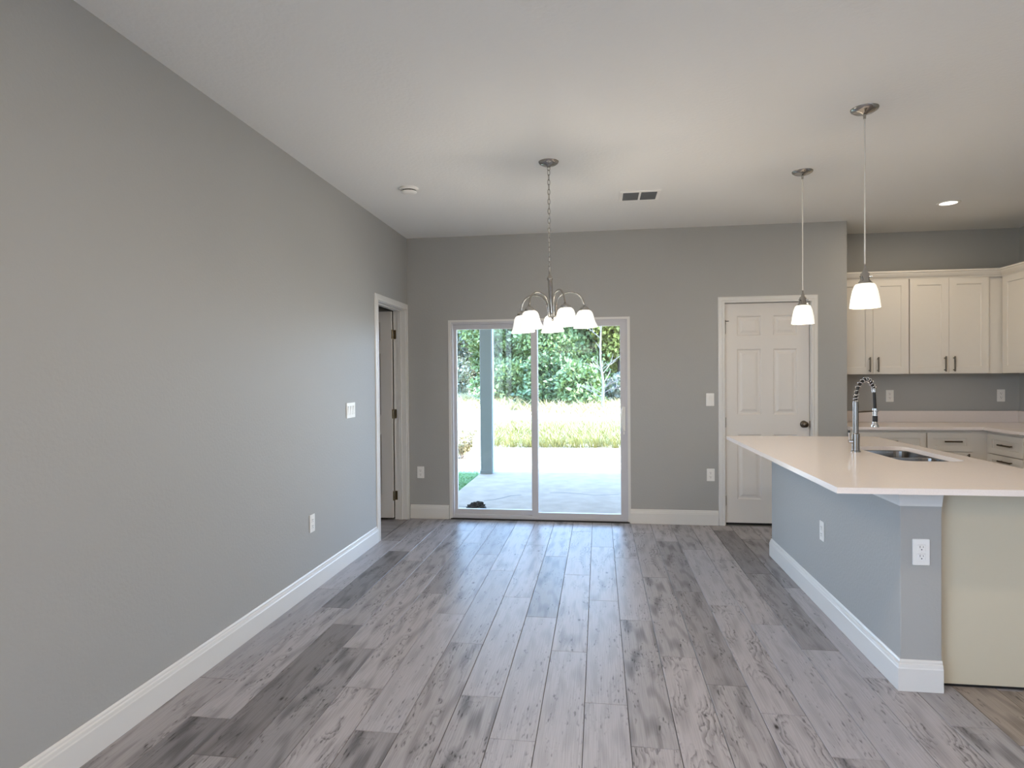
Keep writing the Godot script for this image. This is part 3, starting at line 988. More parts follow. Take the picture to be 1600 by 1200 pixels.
func kitchen() -> void:
	# ---- wall cabinets on the back wall (face at ZU) and on the right wall (face at XU)
	var ZU := -6.154
	var XU := 3.585
	var y0 := 1.375
	var y1 := 2.262
	var dh := 0.868
	var dy := 0.004
	var a := thing("wall_cabinet", "white shaker wall cabinet with two doors next to the grey wall corner", "cabinet", Vector3(2.2, y0, ZU), 0.0, "")
	put("body", bx(0, 0.612, 0, y1 - y0, -0.322, -0.0205), M.cabinet, a)
	shaker("door", a, 0.004, dy, 0.298, dh, 0.062, Vector2(0.265, 0.085), true)
	shaker("door", a, 0.305, dy, 0.303, dh, 0.062, Vector2(0.036, 0.085), true)
	var c := thing("wall_cabinet", "white shaker wall cabinet with two doors in the middle, over the wall outlet", "cabinet", Vector3(2.814, y0, ZU))
	put("body", bx(0, 0.668, 0, y1 - y0, -0.322, -0.0205), M.cabinet, c)
	shaker("door", c, 0.004, dy, 0.328, dh, 0.062, Vector2(0.292, 0.085), true)
	shaker("door", c, 0.335, dy, 0.329, dh, 0.062, Vector2(0.036, 0.085), true)
	put("corner_filler", bx(0.6685, 0.790, 0, y1 - y0, -0.040, -0.0195), M.cabinet, c)
	var e := thing("wall_cabinet", "white shaker wall cabinet on the right-hand wall, cut by the photo's edge", "cabinet", Vector3(XU, y0, ZU - 0.0195), -PI / 2)
	# its local x runs towards the viewer (+z), its face looks towards -x
	put("body", bx(0.0, 0.93, 0, y1 - y0, -0.337, -0.0205), M.cabinet, e)
	put("corner_stile", bx(0.0, 0.054, 0, y1 - y0, -0.0205, -0.0195), M.cabinet, e)
	shaker("door", e, 0.024, dy, 0.454, dh, 0.062, Vector2(0.40, 0.085), true)
	shaker("door", e, 0.482, dy, 0.444, dh, 0.062, Vector2(0.036, 0.085), true)
	# crown: the outside lies to the right of the direction of travel
	var crown := [Vector2(-0.004, 0), Vector2(0.004, 0), Vector2(0.006, 0.008), Vector2(0.012, 0.012), Vector2(0.022, 0.022), Vector2(0.034, 0.040), Vector2(0.038, 0.052), Vector2(0.046, 0.055), Vector2(0.046, 0.068), Vector2(-0.004, 0.068)]
	var cm := put(numbered("crown_molding"), Mb.new().molding(crown, [Vector3(XJ + 0.003, 0, ZU), Vector3(XU, 0, ZU), Vector3(XU, 0, ZU + 0.95)], 2.244), M.cabinet, self)
	tag(cm, "white crown molding running along the tops of the wall cabinets", "molding")
	# ---- base cabinets
	var ZF := -5.872
	var XF := 3.292
	var f := thing("base_cabinet", "white base cabinet with a drawer, mostly hidden behind the island sink", "cabinet", Vector3(2.2, 0, ZF))
	put("body", bx(0, 0.622, 0.1, 0.886, -0.60, -0.0205), M.cabinet, f)
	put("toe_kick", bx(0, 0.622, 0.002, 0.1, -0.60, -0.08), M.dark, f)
	shaker("drawer", f, 0.006, 0.703, 0.610, 0.158, 0.045, Vector2(0.305, 0.086), false)
	shaker("door", f, 0.006, 0.115, 0.303, 0.578, 0.062, Vector2(0.268, 0.50), true)
	shaker("door", f, 0.313, 0.115, 0.303, 0.578, 0.062, Vector2(0.036, 0.50), true)
	var g := thing("base_cabinet", "white base cabinet with one bar-handled drawer at the inner corner of the counter", "cabinet", Vector3(2.824, 0, ZF))
	put("body", bx(0, 0.368, 0.1, 0.886, -0.60, -0.0205), M.cabinet, g)
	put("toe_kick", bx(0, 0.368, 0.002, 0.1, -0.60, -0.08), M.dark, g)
	shaker("drawer", g, 0.006, 0.703, 0.357, 0.158, 0.045, Vector2(0.197, 0.086), false)
	shaker("door", g, 0.006, 0.115, 0.357, 0.578, 0.062, Vector2(0.32, 0.50), true)
	put("corner_filler", bx(0.3685, 0.488, 0.1, 0.886, -0.040, -0.0195), M.cabinet, g)
	var k := thing("base_cabinet", "white drawer cabinet on the right-hand wall, its drawers facing the island", "cabinet", Vector3(XF, 0, ZF - 0.0195), -PI / 2)
	put("body", bx(0, 0.500, 0.1, 0.886, -0.62, -0.0205), M.cabinet, k)
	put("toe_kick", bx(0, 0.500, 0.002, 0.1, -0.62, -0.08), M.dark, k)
	shaker("drawer", k, 0.062, 0.700, 0.432, 0.163, 0.045, Vector2(0.24, 0.082), false, 0.16)
	shaker("drawer", k, 0.062, 0.410, 0.432, 0.282, 0.045, Vector2(0.24, 0.238), false, 0.16)
	shaker("drawer", k, 0.062, 0.115, 0.432, 0.287, 0.045, Vector2(0.24, 0.242), false, 0.16)
	# ---- worktop in an L with its upstand
	var ct := Mb.new().plate(PackedVector2Array([Vector2(XJ + 0.002, ZK + 0.002), Vector2(XR - 0.002, ZK + 0.002), Vector2(XR - 0.002, -5.385), Vector2(XF - 0.032, -5.385), Vector2(XF - 0.032, ZF + 0.030), Vector2(XJ + 0.002, ZF + 0.030)]), PackedVector2Array(), 0.889, 0.914)
	var w := put(numbered("countertop"), ct, M.quartz, self)
	tag(w, "off-white quartz worktop turning the corner under the wall cabinets", "countertop")
	var up := Mb.new()
	up.box(Vector3(XJ + 0.002, 0.914, ZK + 0.002), Vector3(XR - 0.022, 1.022, ZK + 0.022), 0.0015)
	up.box(Vector3(XR - 0.022, 0.914, ZK + 0.002), Vector3(XR - 0.002, 1.022, -5.385), 0.0015)
	put("upstand", up, M.quartz, w)

# ---------------------------------------------------------------- ceiling fittings
func ceiling_fittings() -> void:
	pendant(Vector3(1.361, H, -3.44), "nickel pendant lamp with a white glass shade, the nearer over the island")
	pendant(Vector3(1.362, H, -4.431), "nickel pendant lamp with a white glass shade, hanging before the six-panel door")
	chandelier()
	# recessed can over the kitchen aisle
	can(Vector3(2.776, H, -5.436), "lit round recessed downlight in the ceiling before the wall cabinets", 0.55, Color(1.0, 0.92, 0.80))
	var cans := [[Vector3(0.2, H, -1.7), "lit recessed downlight in the ceiling straight above the viewer", 1.6, Color(1.0, 0.94, 0.86)],
		[Vector3(-0.6, H, 0.9), "lit recessed downlight behind the viewer, front left of four", 1.3, Color(1.0, 0.87, 0.72)],
		[Vector3(1.6, H, 0.9), "lit recessed downlight behind the viewer, front right of four", 1.8, Color(1.0, 0.87, 0.72)],
		[Vector3(-0.6, H, 2.4), "lit recessed downlight behind the viewer, at the rear left", 1.3, Color(1.0, 0.87, 0.72)],
		[Vector3(1.6, H, 2.4), "lit recessed downlight behind the viewer, at the rear right", 1.8, Color(1.0, 0.87, 0.72)],
		[Vector3(3.0, H, -1.2), "lit recessed downlight right of the viewer, off the island's end", 0.3, Color(1.0, 0.88, 0.74)],
		[Vector3(3.0, H, -3.2), "lit recessed downlight over the aisle right of the island", 0.25, Color(1.0, 0.88, 0.74)]]
	for q in cans:
		can(q[0], q[1], q[2], q[3])
	# smoke detector
	var s := thing("smoke_detector", "round white smoke detector on the ceiling left of the chandelier", "smoke detector", Vector3(-1.34, H, -4.354))
	put("base", Mb.new().lathe([Vector2(0.0, -0.012), Vector2(0.066, -0.012), Vector2(0.068, -0.008), Vector2(0.068, 0.0), Vector2(0.0, 0.0)], 32), M.plastic, s)
	put("cover", Mb.new().lathe([Vector2(0.0, -0.040), Vector2(0.034, -0.040), Vector2(0.050, -0.036), Vector2(0.056, -0.030), Vector2(0.056, -0.026), Vector2(0.050, -0.024)], 32), M.plastic, s)
	put("vent_slot", Mb.new().lathe([Vector2(0.049, -0.026), Vector2(0.049, -0.012)], 32), M.dark, s)
	put("cover_rim", Mb.new().lathe([Vector2(0.049, -0.018), Vector2(0.060, -0.018), Vector2(0.062, -0.012)], 32), M.plastic, s)
	# air vent with two banks of louvres
	var v := thing("ceiling_vent", "small white ceiling air vent with two dark louvred halves", "air vent", Vector3(0.3125, H, -4.805))
	var fr := put("frame", Mb.new().pierced(-0.148, -0.118, 0.148, 0.118, 0.0, 0.008, [[-0.124, -0.096, -0.008, 0.096], [0.008, -0.096, 0.124, 0.096]]), M.plastic, v)
	fr.rotation.x = PI / 2
	put("duct", bx(-0.13, 0.13, -0.0012, 0.0, -0.10, 0.10), M.dark, v)
	for side in [-0.066, 0.066]:
		for q in 7:
			var sl := put("slat", bx(-0.058, 0.058, -0.0008, 0.0008, -0.010, 0.010), M.slat, v, Vector3(side, -0.006, -0.083 + q * 0.0277))
			sl.rotation.x = deg_to_rad(-26)

func can(p: Vector3, label: String, e: float, c: Color) -> void:
	var t := thing("recessed_light", label, "downlight", p)
	put("trim_ring", Mb.new().lathe([Vector2(0.062, -0.004), Vector2(0.080, -0.005), Vector2(0.083, -0.002), Vector2(0.083, 0.0)], 32), M.plastic, t)
	put("lens", Mb.new().lathe([Vector2(0.0, -0.006), Vector2(0.045, -0.0055), Vector2(0.0625, -0.0035), Vector2(0.0625, 0.0)], 32), M.lens, t)
	downlight("lamp", Vector3(0, -0.012, 0), 0.11, c, e, t)

func pendant(p: Vector3, label: String) -> void:
	var t := thing("pendant_light", label, "pendant lamp", p)
	put("canopy", Mb.new().lathe([Vector2(0.0, -0.030), Vector2(0.012, -0.029), Vector2(0.020, -0.024), Vector2(0.048, -0.018), Vector2(0.064, -0.008), Vector2(0.067, 0.0)], 32), M.nickel, t)
	put("cord_grip", Mb.new().lathe([Vector2(0.0, -0.052), Vector2(0.006, -0.052), Vector2(0.008, -0.030)], 12), M.nickel, t)
	put("cord", Mb.new().tube([Vector3(0, -0.05, 0), Vector3(0, -0.82, 0)], 0.0042, 8), M.cord, t)
	# socket: slim neck, stepped cup, flared cap
	put("socket", Mb.new().lathe([Vector2(0.0, -0.888), Vector2(0.034, -0.902), Vector2(0.036, -0.900), Vector2(0.034, -0.893), Vector2(0.024, -0.880), Vector2(0.021, -0.876), Vector2(0.021, -0.846), Vector2(0.016, -0.840), Vector2(0.011, -0.834), Vector2(0.010, -0.824), Vector2(0.005, -0.815), Vector2(0.004, -0.795), Vector2(0.0, -0.794)], 24), M.nickel, t)
	for a in 3:
		var w := TAU * a / 3.0 + 0.5
		put("thumbscrew", Mb.new().tube([Vector3(cos(w) * 0.020, -0.862, sin(w) * 0.020), Vector3(cos(w) * 0.034, -0.862, sin(w) * 0.034)], 0.0045, 8), M.nickel, t)
	put("glass_shade", Mb.new().lathe([Vector2(0.069, -1.020), Vector2(0.0722, -1.020), Vector2(0.0715, -1.012), Vector2(0.066, -0.970), Vector2(0.058, -0.930), Vector2(0.050, -0.908), Vector2(0.044, -0.899), Vector2(0.034, -0.896), Vector2(0.034, -0.899), Vector2(0.042, -0.902), Vector2(0.047, -0.910), Vector2(0.055, -0.932), Vector2(0.063, -0.970), Vector2(0.069, -1.020)], 32), M.warm_shade, t)
	put("bulb", Mb.new().lathe([Vector2(0, -0.985), Vector2(0.014, -0.981), Vector2(0.022, -0.970), Vector2(0.025, -0.955), Vector2(0.020, -0.935), Vector2(0.013, -0.915), Vector2(0.012, -0.900)], 16), M.warm_shade, t)
	omni("lamp", Vector3(0, -0.958, 0), Color(1.0, 0.92, 0.80), 0.10, 0.03, t)

func chandelier() -> void:
	var t := thing("chandelier", "five-arm brushed nickel chandelier with lit white bell shades on a chain", "chandelier", Vector3(-0.306, H, -3.97))
	put("canopy", Mb.new().lathe([Vector2(0.0, -0.034), Vector2(0.010, -0.033), Vector2(0.016, -0.026), Vector2(0.044, -0.020), Vector2(0.060, -0.010), Vector2(0.065, 0.0)], 32), M.nickel, t)
	put("loop", Mb.new().tube(oval(0.009, 0.012, Vector3(0, -0.043, 0), false), 0.0022, 6, true), M.nickel, t)
	var link: Mesh = Mb.new().tube(oval(0.0085, 0.019, Vector3.ZERO, false), 0.0022, 6, true).mesh()
	var n := 21
	for i in n:
		var l := put("chain_link", link, M.nickel, t, Vector3(0.0, -0.068 - i * 0.0305, 0.0))
		l.rotation.y = 0.5 + (PI / 2 if i % 2 else 0.0)
	put("wire", Mb.new().tube([Vector3(0.002, -0.03, 0), Vector3(-0.003, -0.35, 0.002), Vector3(0.003, -0.71, 0)], 0.002, 6), M.cord, t)
	# the swinging part hangs a little askew, as in the photograph
	var s := Node3D.new()
	s.name = "body"
	s.position = Vector3(0, -0.70, 0)
	s.rotation.z = deg_to_rad(3.4)
	t.add_child(s)
	put("stem", Mb.new().lathe([Vector2(0.0, -0.310), Vector2(0.006, -0.309), Vector2(0.010, -0.300), Vector2(0.006, -0.292), Vector2(0.013, -0.286), Vector2(0.017, -0.272), Vector2(0.014, -0.262), Vector2(0.0145, -0.255), Vector2(0.0145, -0.052), Vector2(0.0185, -0.048), Vector2(0.020, -0.040), Vector2(0.017, -0.030), Vector2(0.009, -0.020), Vector2(0.005, -0.010), Vector2(0.0045, 0.006), Vector2(0.0, 0.008)], 24), M.nickel, s)
	put("top_loop", Mb.new().tube(oval(0.008, 0.010, Vector3(0, 0.014, 0), true), 0.0022, 6, true), M.nickel, s)
	var armp := spline([Vector3(0.010, -0.262, 0), Vector3(0.019, -0.282, 0), Vector3(0.028, -0.262, 0), Vector3(0.032, -0.20, 0), Vector3(0.052, -0.158, 0), Vector3(0.088, -0.137, 0), Vector3(0.128, -0.131, 0), Vector3(0.166, -0.141, 0), Vector3(0.194, -0.168, 0), Vector3(0.208, -0.205, 0), Vector3(0.210, -0.232, 0)], 5)
	var arm_m: Mesh = Mb.new().tube(armp, 0.0055, 10).mesh()
	var cap_m: Mesh = Mb.new().lathe([Vector2(0.0, -0.256), Vector2(0.030, -0.256), Vector2(0.033, -0.251), Vector2(0.031, -0.243), Vector2(0.024, -0.234), Vector2(0.012, -0.228), Vector2(0.008, -0.222), Vector2(0.0, -0.221)], 24).mesh()
	var sh := [Vector2(0.0745, -0.362), Vector2(0.0785, -0.362), Vector2(0.0745, -0.352), Vector2(0.066, -0.334), Vector2(0.0595, -0.314), Vector2(0.0555, -0.292), Vector2(0.051, -0.274), Vector2(0.044, -0.261), Vector2(0.034, -0.254), Vector2(0.026, -0.252), Vector2(0.026, -0.255), Vector2(0.042, -0.264), Vector2(0.048, -0.276), Vector2(0.0525, -0.294), Vector2(0.0565, -0.316), Vector2(0.063, -0.336), Vector2(0.0745, -0.362)]
	var shade_m: Mesh = Mb.new().lathe(sh, 32).mesh()
	var bulb_m: Mesh = Mb.new().lathe([Vector2(0, -0.338), Vector2(0.013, -0.334), Vector2(0.021, -0.322), Vector2(0.022, -0.308), Vector2(0.015, -0.284), Vector2(0.012, -0.258)], 14).mesh()
	for k in 5:
		var a := deg_to_rad([14.0, 95.0, 163.0, 234.0, 297.0][k])
		var arm := put("arm", arm_m, M.nickel, s)
		arm.rotation.y = a
		var at := Vector3(0.210, 0, 0)
		put("socket_cap", cap_m, M.nickel, arm, at)
		put("glass_shade", shade_m, M.shade, arm, at)
		put("bulb", bulb_m, M.shade, arm, at)
		omni("lamp", at + Vector3(0, -0.318, 0), Color(1.0, 0.95, 0.88), 0.08, 0.03, arm)

func oval(rx: float, ry: float, c: Vector3, turned: bool) -> Array:
	var p := []
	for i in 16:
		var a := TAU * i / 16
		var x := cos(a) * rx
		var y := sin(a) * ry
		p.append(c + (Vector3(0, y, x) if turned else Vector3(x, y, 0)))
	return p

# ---------------------------------------------------------------- outlets and switches
func wall_plates() -> void:
	# an outlet facing +z, its back on z = 0
	var o := thing("wall_outlet", "white wall outlet low on the left wall", "outlet", Vector3(XL, 0.438, -3.829), PI / 2)
	put("plate", bx(-0.035, 0.035, -0.0575, 0.0575, 0.0, 0.006, 0.003), M.plastic, o)
	for y in [-0.0195, 0.0195]:
		var r := put("receptacle", Mb.new().box(Vector3(-0.0168, y - 0.0142, 0.005), Vector3(0.0168, y + 0.0142, 0.0085), 0.0025), M.plastic, o)
		var sl := Mb.new()
		sl.box(Vector3(-0.0075, y + 0.000, 0.0084), Vector3(-0.0055, y + 0.009, 0.0089))
		sl.box(Vector3(0.0055, y + 0.001, 0.0084), Vector3(0.0072, y + 0.008, 0.0089))
		sl.box(Vector3(-0.0022, y - 0.0095, 0.0084), Vector3(0.0022, y - 0.005, 0.0089))
		put("slots", sl, M.slot, r)
	put("screw", Mb.new().box(Vector3(-0.003, -0.003, 0.0055), Vector3(0.003, 0.003, 0.0072), 0.001), M.plastic, o)
	copy_of(o, Vector3(-1.733, 0.452, ZB), 0.0, "white wall outlet between the left doorway and the sliding door")
	copy_of(o, Vector3(1.013, 0.463, ZB), 0.0, "white wall outlet low beside the six-panel door, below the switch")
	copy_of(o, Vector3(2.785, 1.165, ZK), 0.0, "white wall outlet above the worktop, behind the spring faucet")
	copy_of(o, Vector3(3.763, 1.165, ZK), 0.0, "white wall outlet above the worktop in the kitchen's inner corner")
	copy_of(o, Vector3(1.295, 0.459, -3.868), -PI / 2, "white wall outlet on the long side of the island's half wall")
	copy_of(o, Vector3(1.3775, 0.605, -2.915), 0.0, "white wall outlet on the narrow end of the island's half wall")
	# one-gang switch
	var s := thing("light_switch", "single white light switch beside the six-panel door, above an outlet", "light switch", Vector3(1.011, 1.155, ZB))
	put("plate", bx(-0.036, 0.036, -0.0585, 0.0585, 0.0, 0.006, 0.003), M.plastic, s)
	rocker(s, 0.0)
	var g := thing("light_switch", "three-gang white light switch on the left wall near the doorway", "light switch", Vector3(XL, 1.1385, -4.486), PI / 2)
	put("plate", bx(-0.081, 0.081, -0.0585, 0.0585, 0.0, 0.006, 0.003), M.plastic, g)
	for k in 3:
		rocker(g, -0.046 + 0.046 * k)

func rocker(p: Node3D, x: float) -> void:
	put("rocker_frame", Mb.new().pierced(x - 0.0185, -0.035, x + 0.0185, 0.035, 0.005, 0.0072, [[x - 0.0158, -0.0325, x + 0.0158, 0.0325]]), M.plastic, p)
	var m := Mb.new()
	var w := 0.0152
	var P := [Vector2(-0.0315, 0.0062), Vector2(0.0, 0.0085), Vector2(0.0315, 0.0125)]
	for k in 2:
		var a: Vector2 = P[k]
		var c: Vector2 = P[k + 1]
		m.quad(Vector3(x - w, a.x, a.y), Vector3(x + w, a.x, a.y), Vector3(x + w, c.x, c.y), Vector3(x - w, c.x, c.y))
		m.quad_out(Vector3(x - w, a.x, 0.003), Vector3(x - w, a.x, a.y), Vector3(x - w, c.x, c.y), Vector3(x - w, c.x, 0.003), Vector3.LEFT)
		m.quad_out(Vector3(x + w, a.x, 0.003), Vector3(x + w, a.x, a.y), Vector3(x + w, c.x, c.y), Vector3(x + w, c.x, 0.003), Vector3.RIGHT)
	m.quad_out(Vector3(x - w, 0.0315, 0.003), Vector3(x + w, 0.0315, 0.003), Vector3(x + w, 0.0315, 0.0125), Vector3(x - w, 0.0315, 0.0125), Vector3.UP)
	put("rocker", m, M.plastic, p)

# ---------------------------------------------------------------- outside
func outdoors() -> void:
	var gy := -0.16
	struct("ground", bx(-70, 70, gy - 0.6, gy, -95, 40), M.sand, "bright bare sandy yard beyond the patio", "ground")
	var slab := struct("patio", bx(-1.805, 6.0, gy - 0.02, -0.085, -9.52, ZB - 0.192, 0.01), M.concrete, "pale concrete patio slab outside the sliding door", "patio")
	# hairline cracks
	for cr in [[[-1.36, -7.25], [-1.24, -7.34], [-1.16, -7.46], [-1.08, -7.60], [-0.96, -7.66]], [[-0.62, -7.84], [-0.40, -7.86], [-0.22, -7.80], [-0.05, -7.72], [0.12, -7.78], [0.24, -7.82]], [[-1.8, -6.95], [-1.62, -6.93], [-1.45, -6.90]]]:
		var m := Mb.new()
		for i in cr.size() - 1:
			var a := Vector3(cr[i][0], -0.0846, cr[i][1])
			var c := Vector3(cr[i + 1][0], -0.0846, cr[i + 1][1])
			var sd := (c - a).cross(Vector3.UP).normalized() * 0.011
			m.quad_out(a - sd, c - sd, c + sd, a + sd, Vector3.UP)
		put("crack", m, M.slot, slab)
	# the patio roof and its beam
	struct("roof_patio", bx(-5.2, 6.6, 2.62, 2.74, -9.85, -6.62), M.soffit, "flat pale ceiling over the patio", "roof")
	struct("beam_patio", bx(-1.82, 6.0, 2.40, 2.62, -9.50, -9.30), M.post, "blue-grey beam along the outer edge of the patio roof", "beam")
	struct("roof", bx(-5.2, 4.5, H + 0.13, H + 0.4, -9.85, ZR + 0.9), M.stucco, "flat roof over the house", "roof")
	var po := thing("patio_post", "blue-grey painted square post standing at the corner of the patio", "post", Vector3(-1.695, -0.085, -9.38))
	put("shaft", bx(-0.088, 0.088, 0.0, 2.485, -0.088, 0.088, 0.006), M.post, po)
	put("corner_board", bx(0.0885, 0.098, 0.0, 2.485, -0.088, 0.060, 0.002), M.post_trim, po)
	put("base_wrap", bx(-0.095, 0.0885, 0.0, 0.05, -0.095, 0.095, 0.004), M.post, po)
	# dark crumpled rag by the glass
	var rm := Mb.new()
	var n := FastNoiseLite.new()
	n.seed = 4
	n.frequency = 9.0
	var grid := 14
	var pts := []
	for i in grid + 1:
		for j in grid * 2 + 1:
			var th := PI * 0.5 * i / grid
			var ph := PI * j / grid
			var dirv := Vector3(sin(th) * cos(ph), cos(th), sin(th) * sin(ph))
			var k := 1.0 + 0.55 * n.get_noise_3dv(dirv * 0.22) + 0.35 * n.get_noise_3dv(dirv * 0.55 + Vector3.ONE)
			pts.append(Vector3(dirv.x * 0.125 * k + 0.03 * sin(th), maxf(dirv.y * 0.105 * k, 0.0) + (0.025 * dirv.x if dirv.y > 0.1 else 0.0), dirv.z * 0.07 * k))
	var st := grid * 2 + 1
	for i in grid:
		for j in grid * 2:
			var c := Vector3(0, -0.02, 0)
			rm.quad_out(pts[i * st + j], pts[i * st + j + 1], pts[(i + 1) * st + j + 1], pts[(i + 1) * st + j], (pts[i * st + j] + pts[(i + 1) * st + j + 1]) * 0.5 - c)
	var rag := put(numbered("rag"), rm, M.rag, self)
	rag.position = Vector3(-1.385, -0.085, -6.80)
	rag.scale = Vector3(0.80, 0.66, 0.8)
	tag(rag, "dark crumpled rag lying on the patio just outside the left glass panel", "rag")
	plants(gy)

func leaf_mesh(count: int, size: float, spread: float, sd: int) -> ArrayMesh:
	var rg := RandomNumberGenerator.new()
	rg.seed = sd
	var m := Mb.new()
	for i in count:
		var d := Vector3(rg.randf_range(-1, 1), rg.randf_range(-1, 1), rg.randf_range(-1, 1))
		while d.length() > 1.0 or d.length() < 0.1:
			d = Vector3(rg.randf_range(-1, 1), rg.randf_range(-1, 1), rg.randf_range(-1, 1))
		var p := d * spread
		var f := Vector3(rg.randf_range(-1, 1), rg.randf_range(-0.9, 0.5), rg.randf_range(-1, 1)).normalized()
		var s := f.cross(Vector3(rg.randf_range(-0.5, 0.5), 1, rg.randf_range(-0.5, 0.5))).normalized()
		var u := s.cross(f).normalized()
		var l := size * rg.randf_range(0.7, 1.3)
		var w := l * 0.36
		var a := p
		var tip := p + f * l - u * l * 0.15
		var q := p + f * l * 0.45 + u * l * 0.06
		m.tri_out(a, q + s * w, tip, u)
		m.tri_out(a, tip, q - s * w, u)
	return m.mesh()

func leaf_mat(c: Color) -> StandardMaterial3D:
	var m := mat(c, 0.55)
	m.cull_mode = BaseMaterial3D.CULL_DISABLED
	m.backlight_enabled = true
	m.backlight = Color(0.5, 0.55, 0.3)
	m.vertex_color_use_as_albedo = true
	return m

func scatter(called: String, parent: Node3D, mesh: Mesh, m: Material, xf: Array, cols: Array) -> void:
	var mm := MultiMesh.new()
	mm.transform_format = MultiMesh.TRANSFORM_3D
	mm.use_colors = true
	mm.mesh = mesh
	mm.instance_count = xf.size()
	for i in xf.size():
		mm.set_instance_transform(i, xf[i])
		mm.set_instance_color(i, cols[i])
	var o := MultiMeshInstance3D.new()
	o.multimesh = mm
	o.material_override = m
	o.name = called
	o.set_meta("kind", "stuff")
	parent.add_child(o, true)

func tree(called: String, label: String, at: Vector3, hgt: float, rad: float, leaf: Mesh, lm: Material, sd: int, n: int, low := 0.12, bark: Material = null) -> void:
	var rg := RandomNumberGenerator.new()
	rg.seed = sd
	var t := thing(called, label, "shrub" if called.contains("shrub") else "tree", at, rg.randf() * TAU)
	var lean := Vector3(rg.randf_range(-0.06, 0.06), 0, rg.randf_range(-0.06, 0.06)) * hgt
	var trunk := Mb.new()
	var tr := 0.018 * hgt + 0.02
	trunk.tube(spline([Vector3(0, -0.1, 0), Vector3(lean.x * 0.3, hgt * 0.3, lean.z * 0.3), Vector3(lean.x, hgt * 0.8, lean.z)], 4), tr, 7, false, [tr, tr * 0.95, tr * 0.9, tr * 0.85, tr * 0.8, tr * 0.65, tr * 0.5, tr * 0.35, tr * 0.2])
	put("trunk", trunk, bark if bark else M.bark, t)
	var br := Mb.new()
	# crown lobes
	var lobes := []
	for i in 13:
		var a := rg.randf() * TAU
		var y := hgt * (low + (0.95 - low) * rg.randf())
		var rr := rad * rg.randf_range(0.25, 0.85) * (1.0 - 0.5 * pow(y / hgt, 2.0))
		var c := Vector3(cos(a) * rr, y, sin(a) * rr)
		lobes.append([c, rad * rg.randf_range(0.38, 0.62)])
		br.tube([Vector3(lean.x * y / hgt, y * 0.72, lean.z * y / hgt), c], 0.0, 5, false, [tr * 0.35, tr * 0.08])
	for y in [0.22, 0.38, 0.55, 0.72]:
		lobes.append([Vector3(lean.x * y, hgt * (low + (0.95 - low) * y), lean.z * y), rad * 0.6])
	put("branches", br, bark if bark else M.bark, t)
	var xf := []
	var cols := []
	for i in n:
		var l: Array = lobes[rg.randi() % lobes.size()]
		var d := Vector3(rg.randfn(), rg.randfn(), rg.randfn()).normalized()
		var q: float = l[1] * (0.55 + 0.5 * rg.randf())
		var p: Vector3 = l[0] + Vector3(d.x * q, d.y * q * 0.72, d.z * q)
		if p.y < 0.05:
			p.y = 0.05 + rg.randf() * 0.2
		var s := rg.randf_range(0.75, 1.3)
		xf.append(Transform3D(Basis.from_euler(Vector3(rg.randf() * 0.8, rg.randf() * TAU, rg.randf() * 0.8)).scaled(Vector3.ONE * s), p))
		var k := rg.randf_range(0.65, 1.55)
		cols.append(Color(k, k * rg.randf_range(0.95, 1.05), k * rg.randf_range(0.9, 1.1)))
	scatter("foliage", t, leaf, lm, xf, cols)

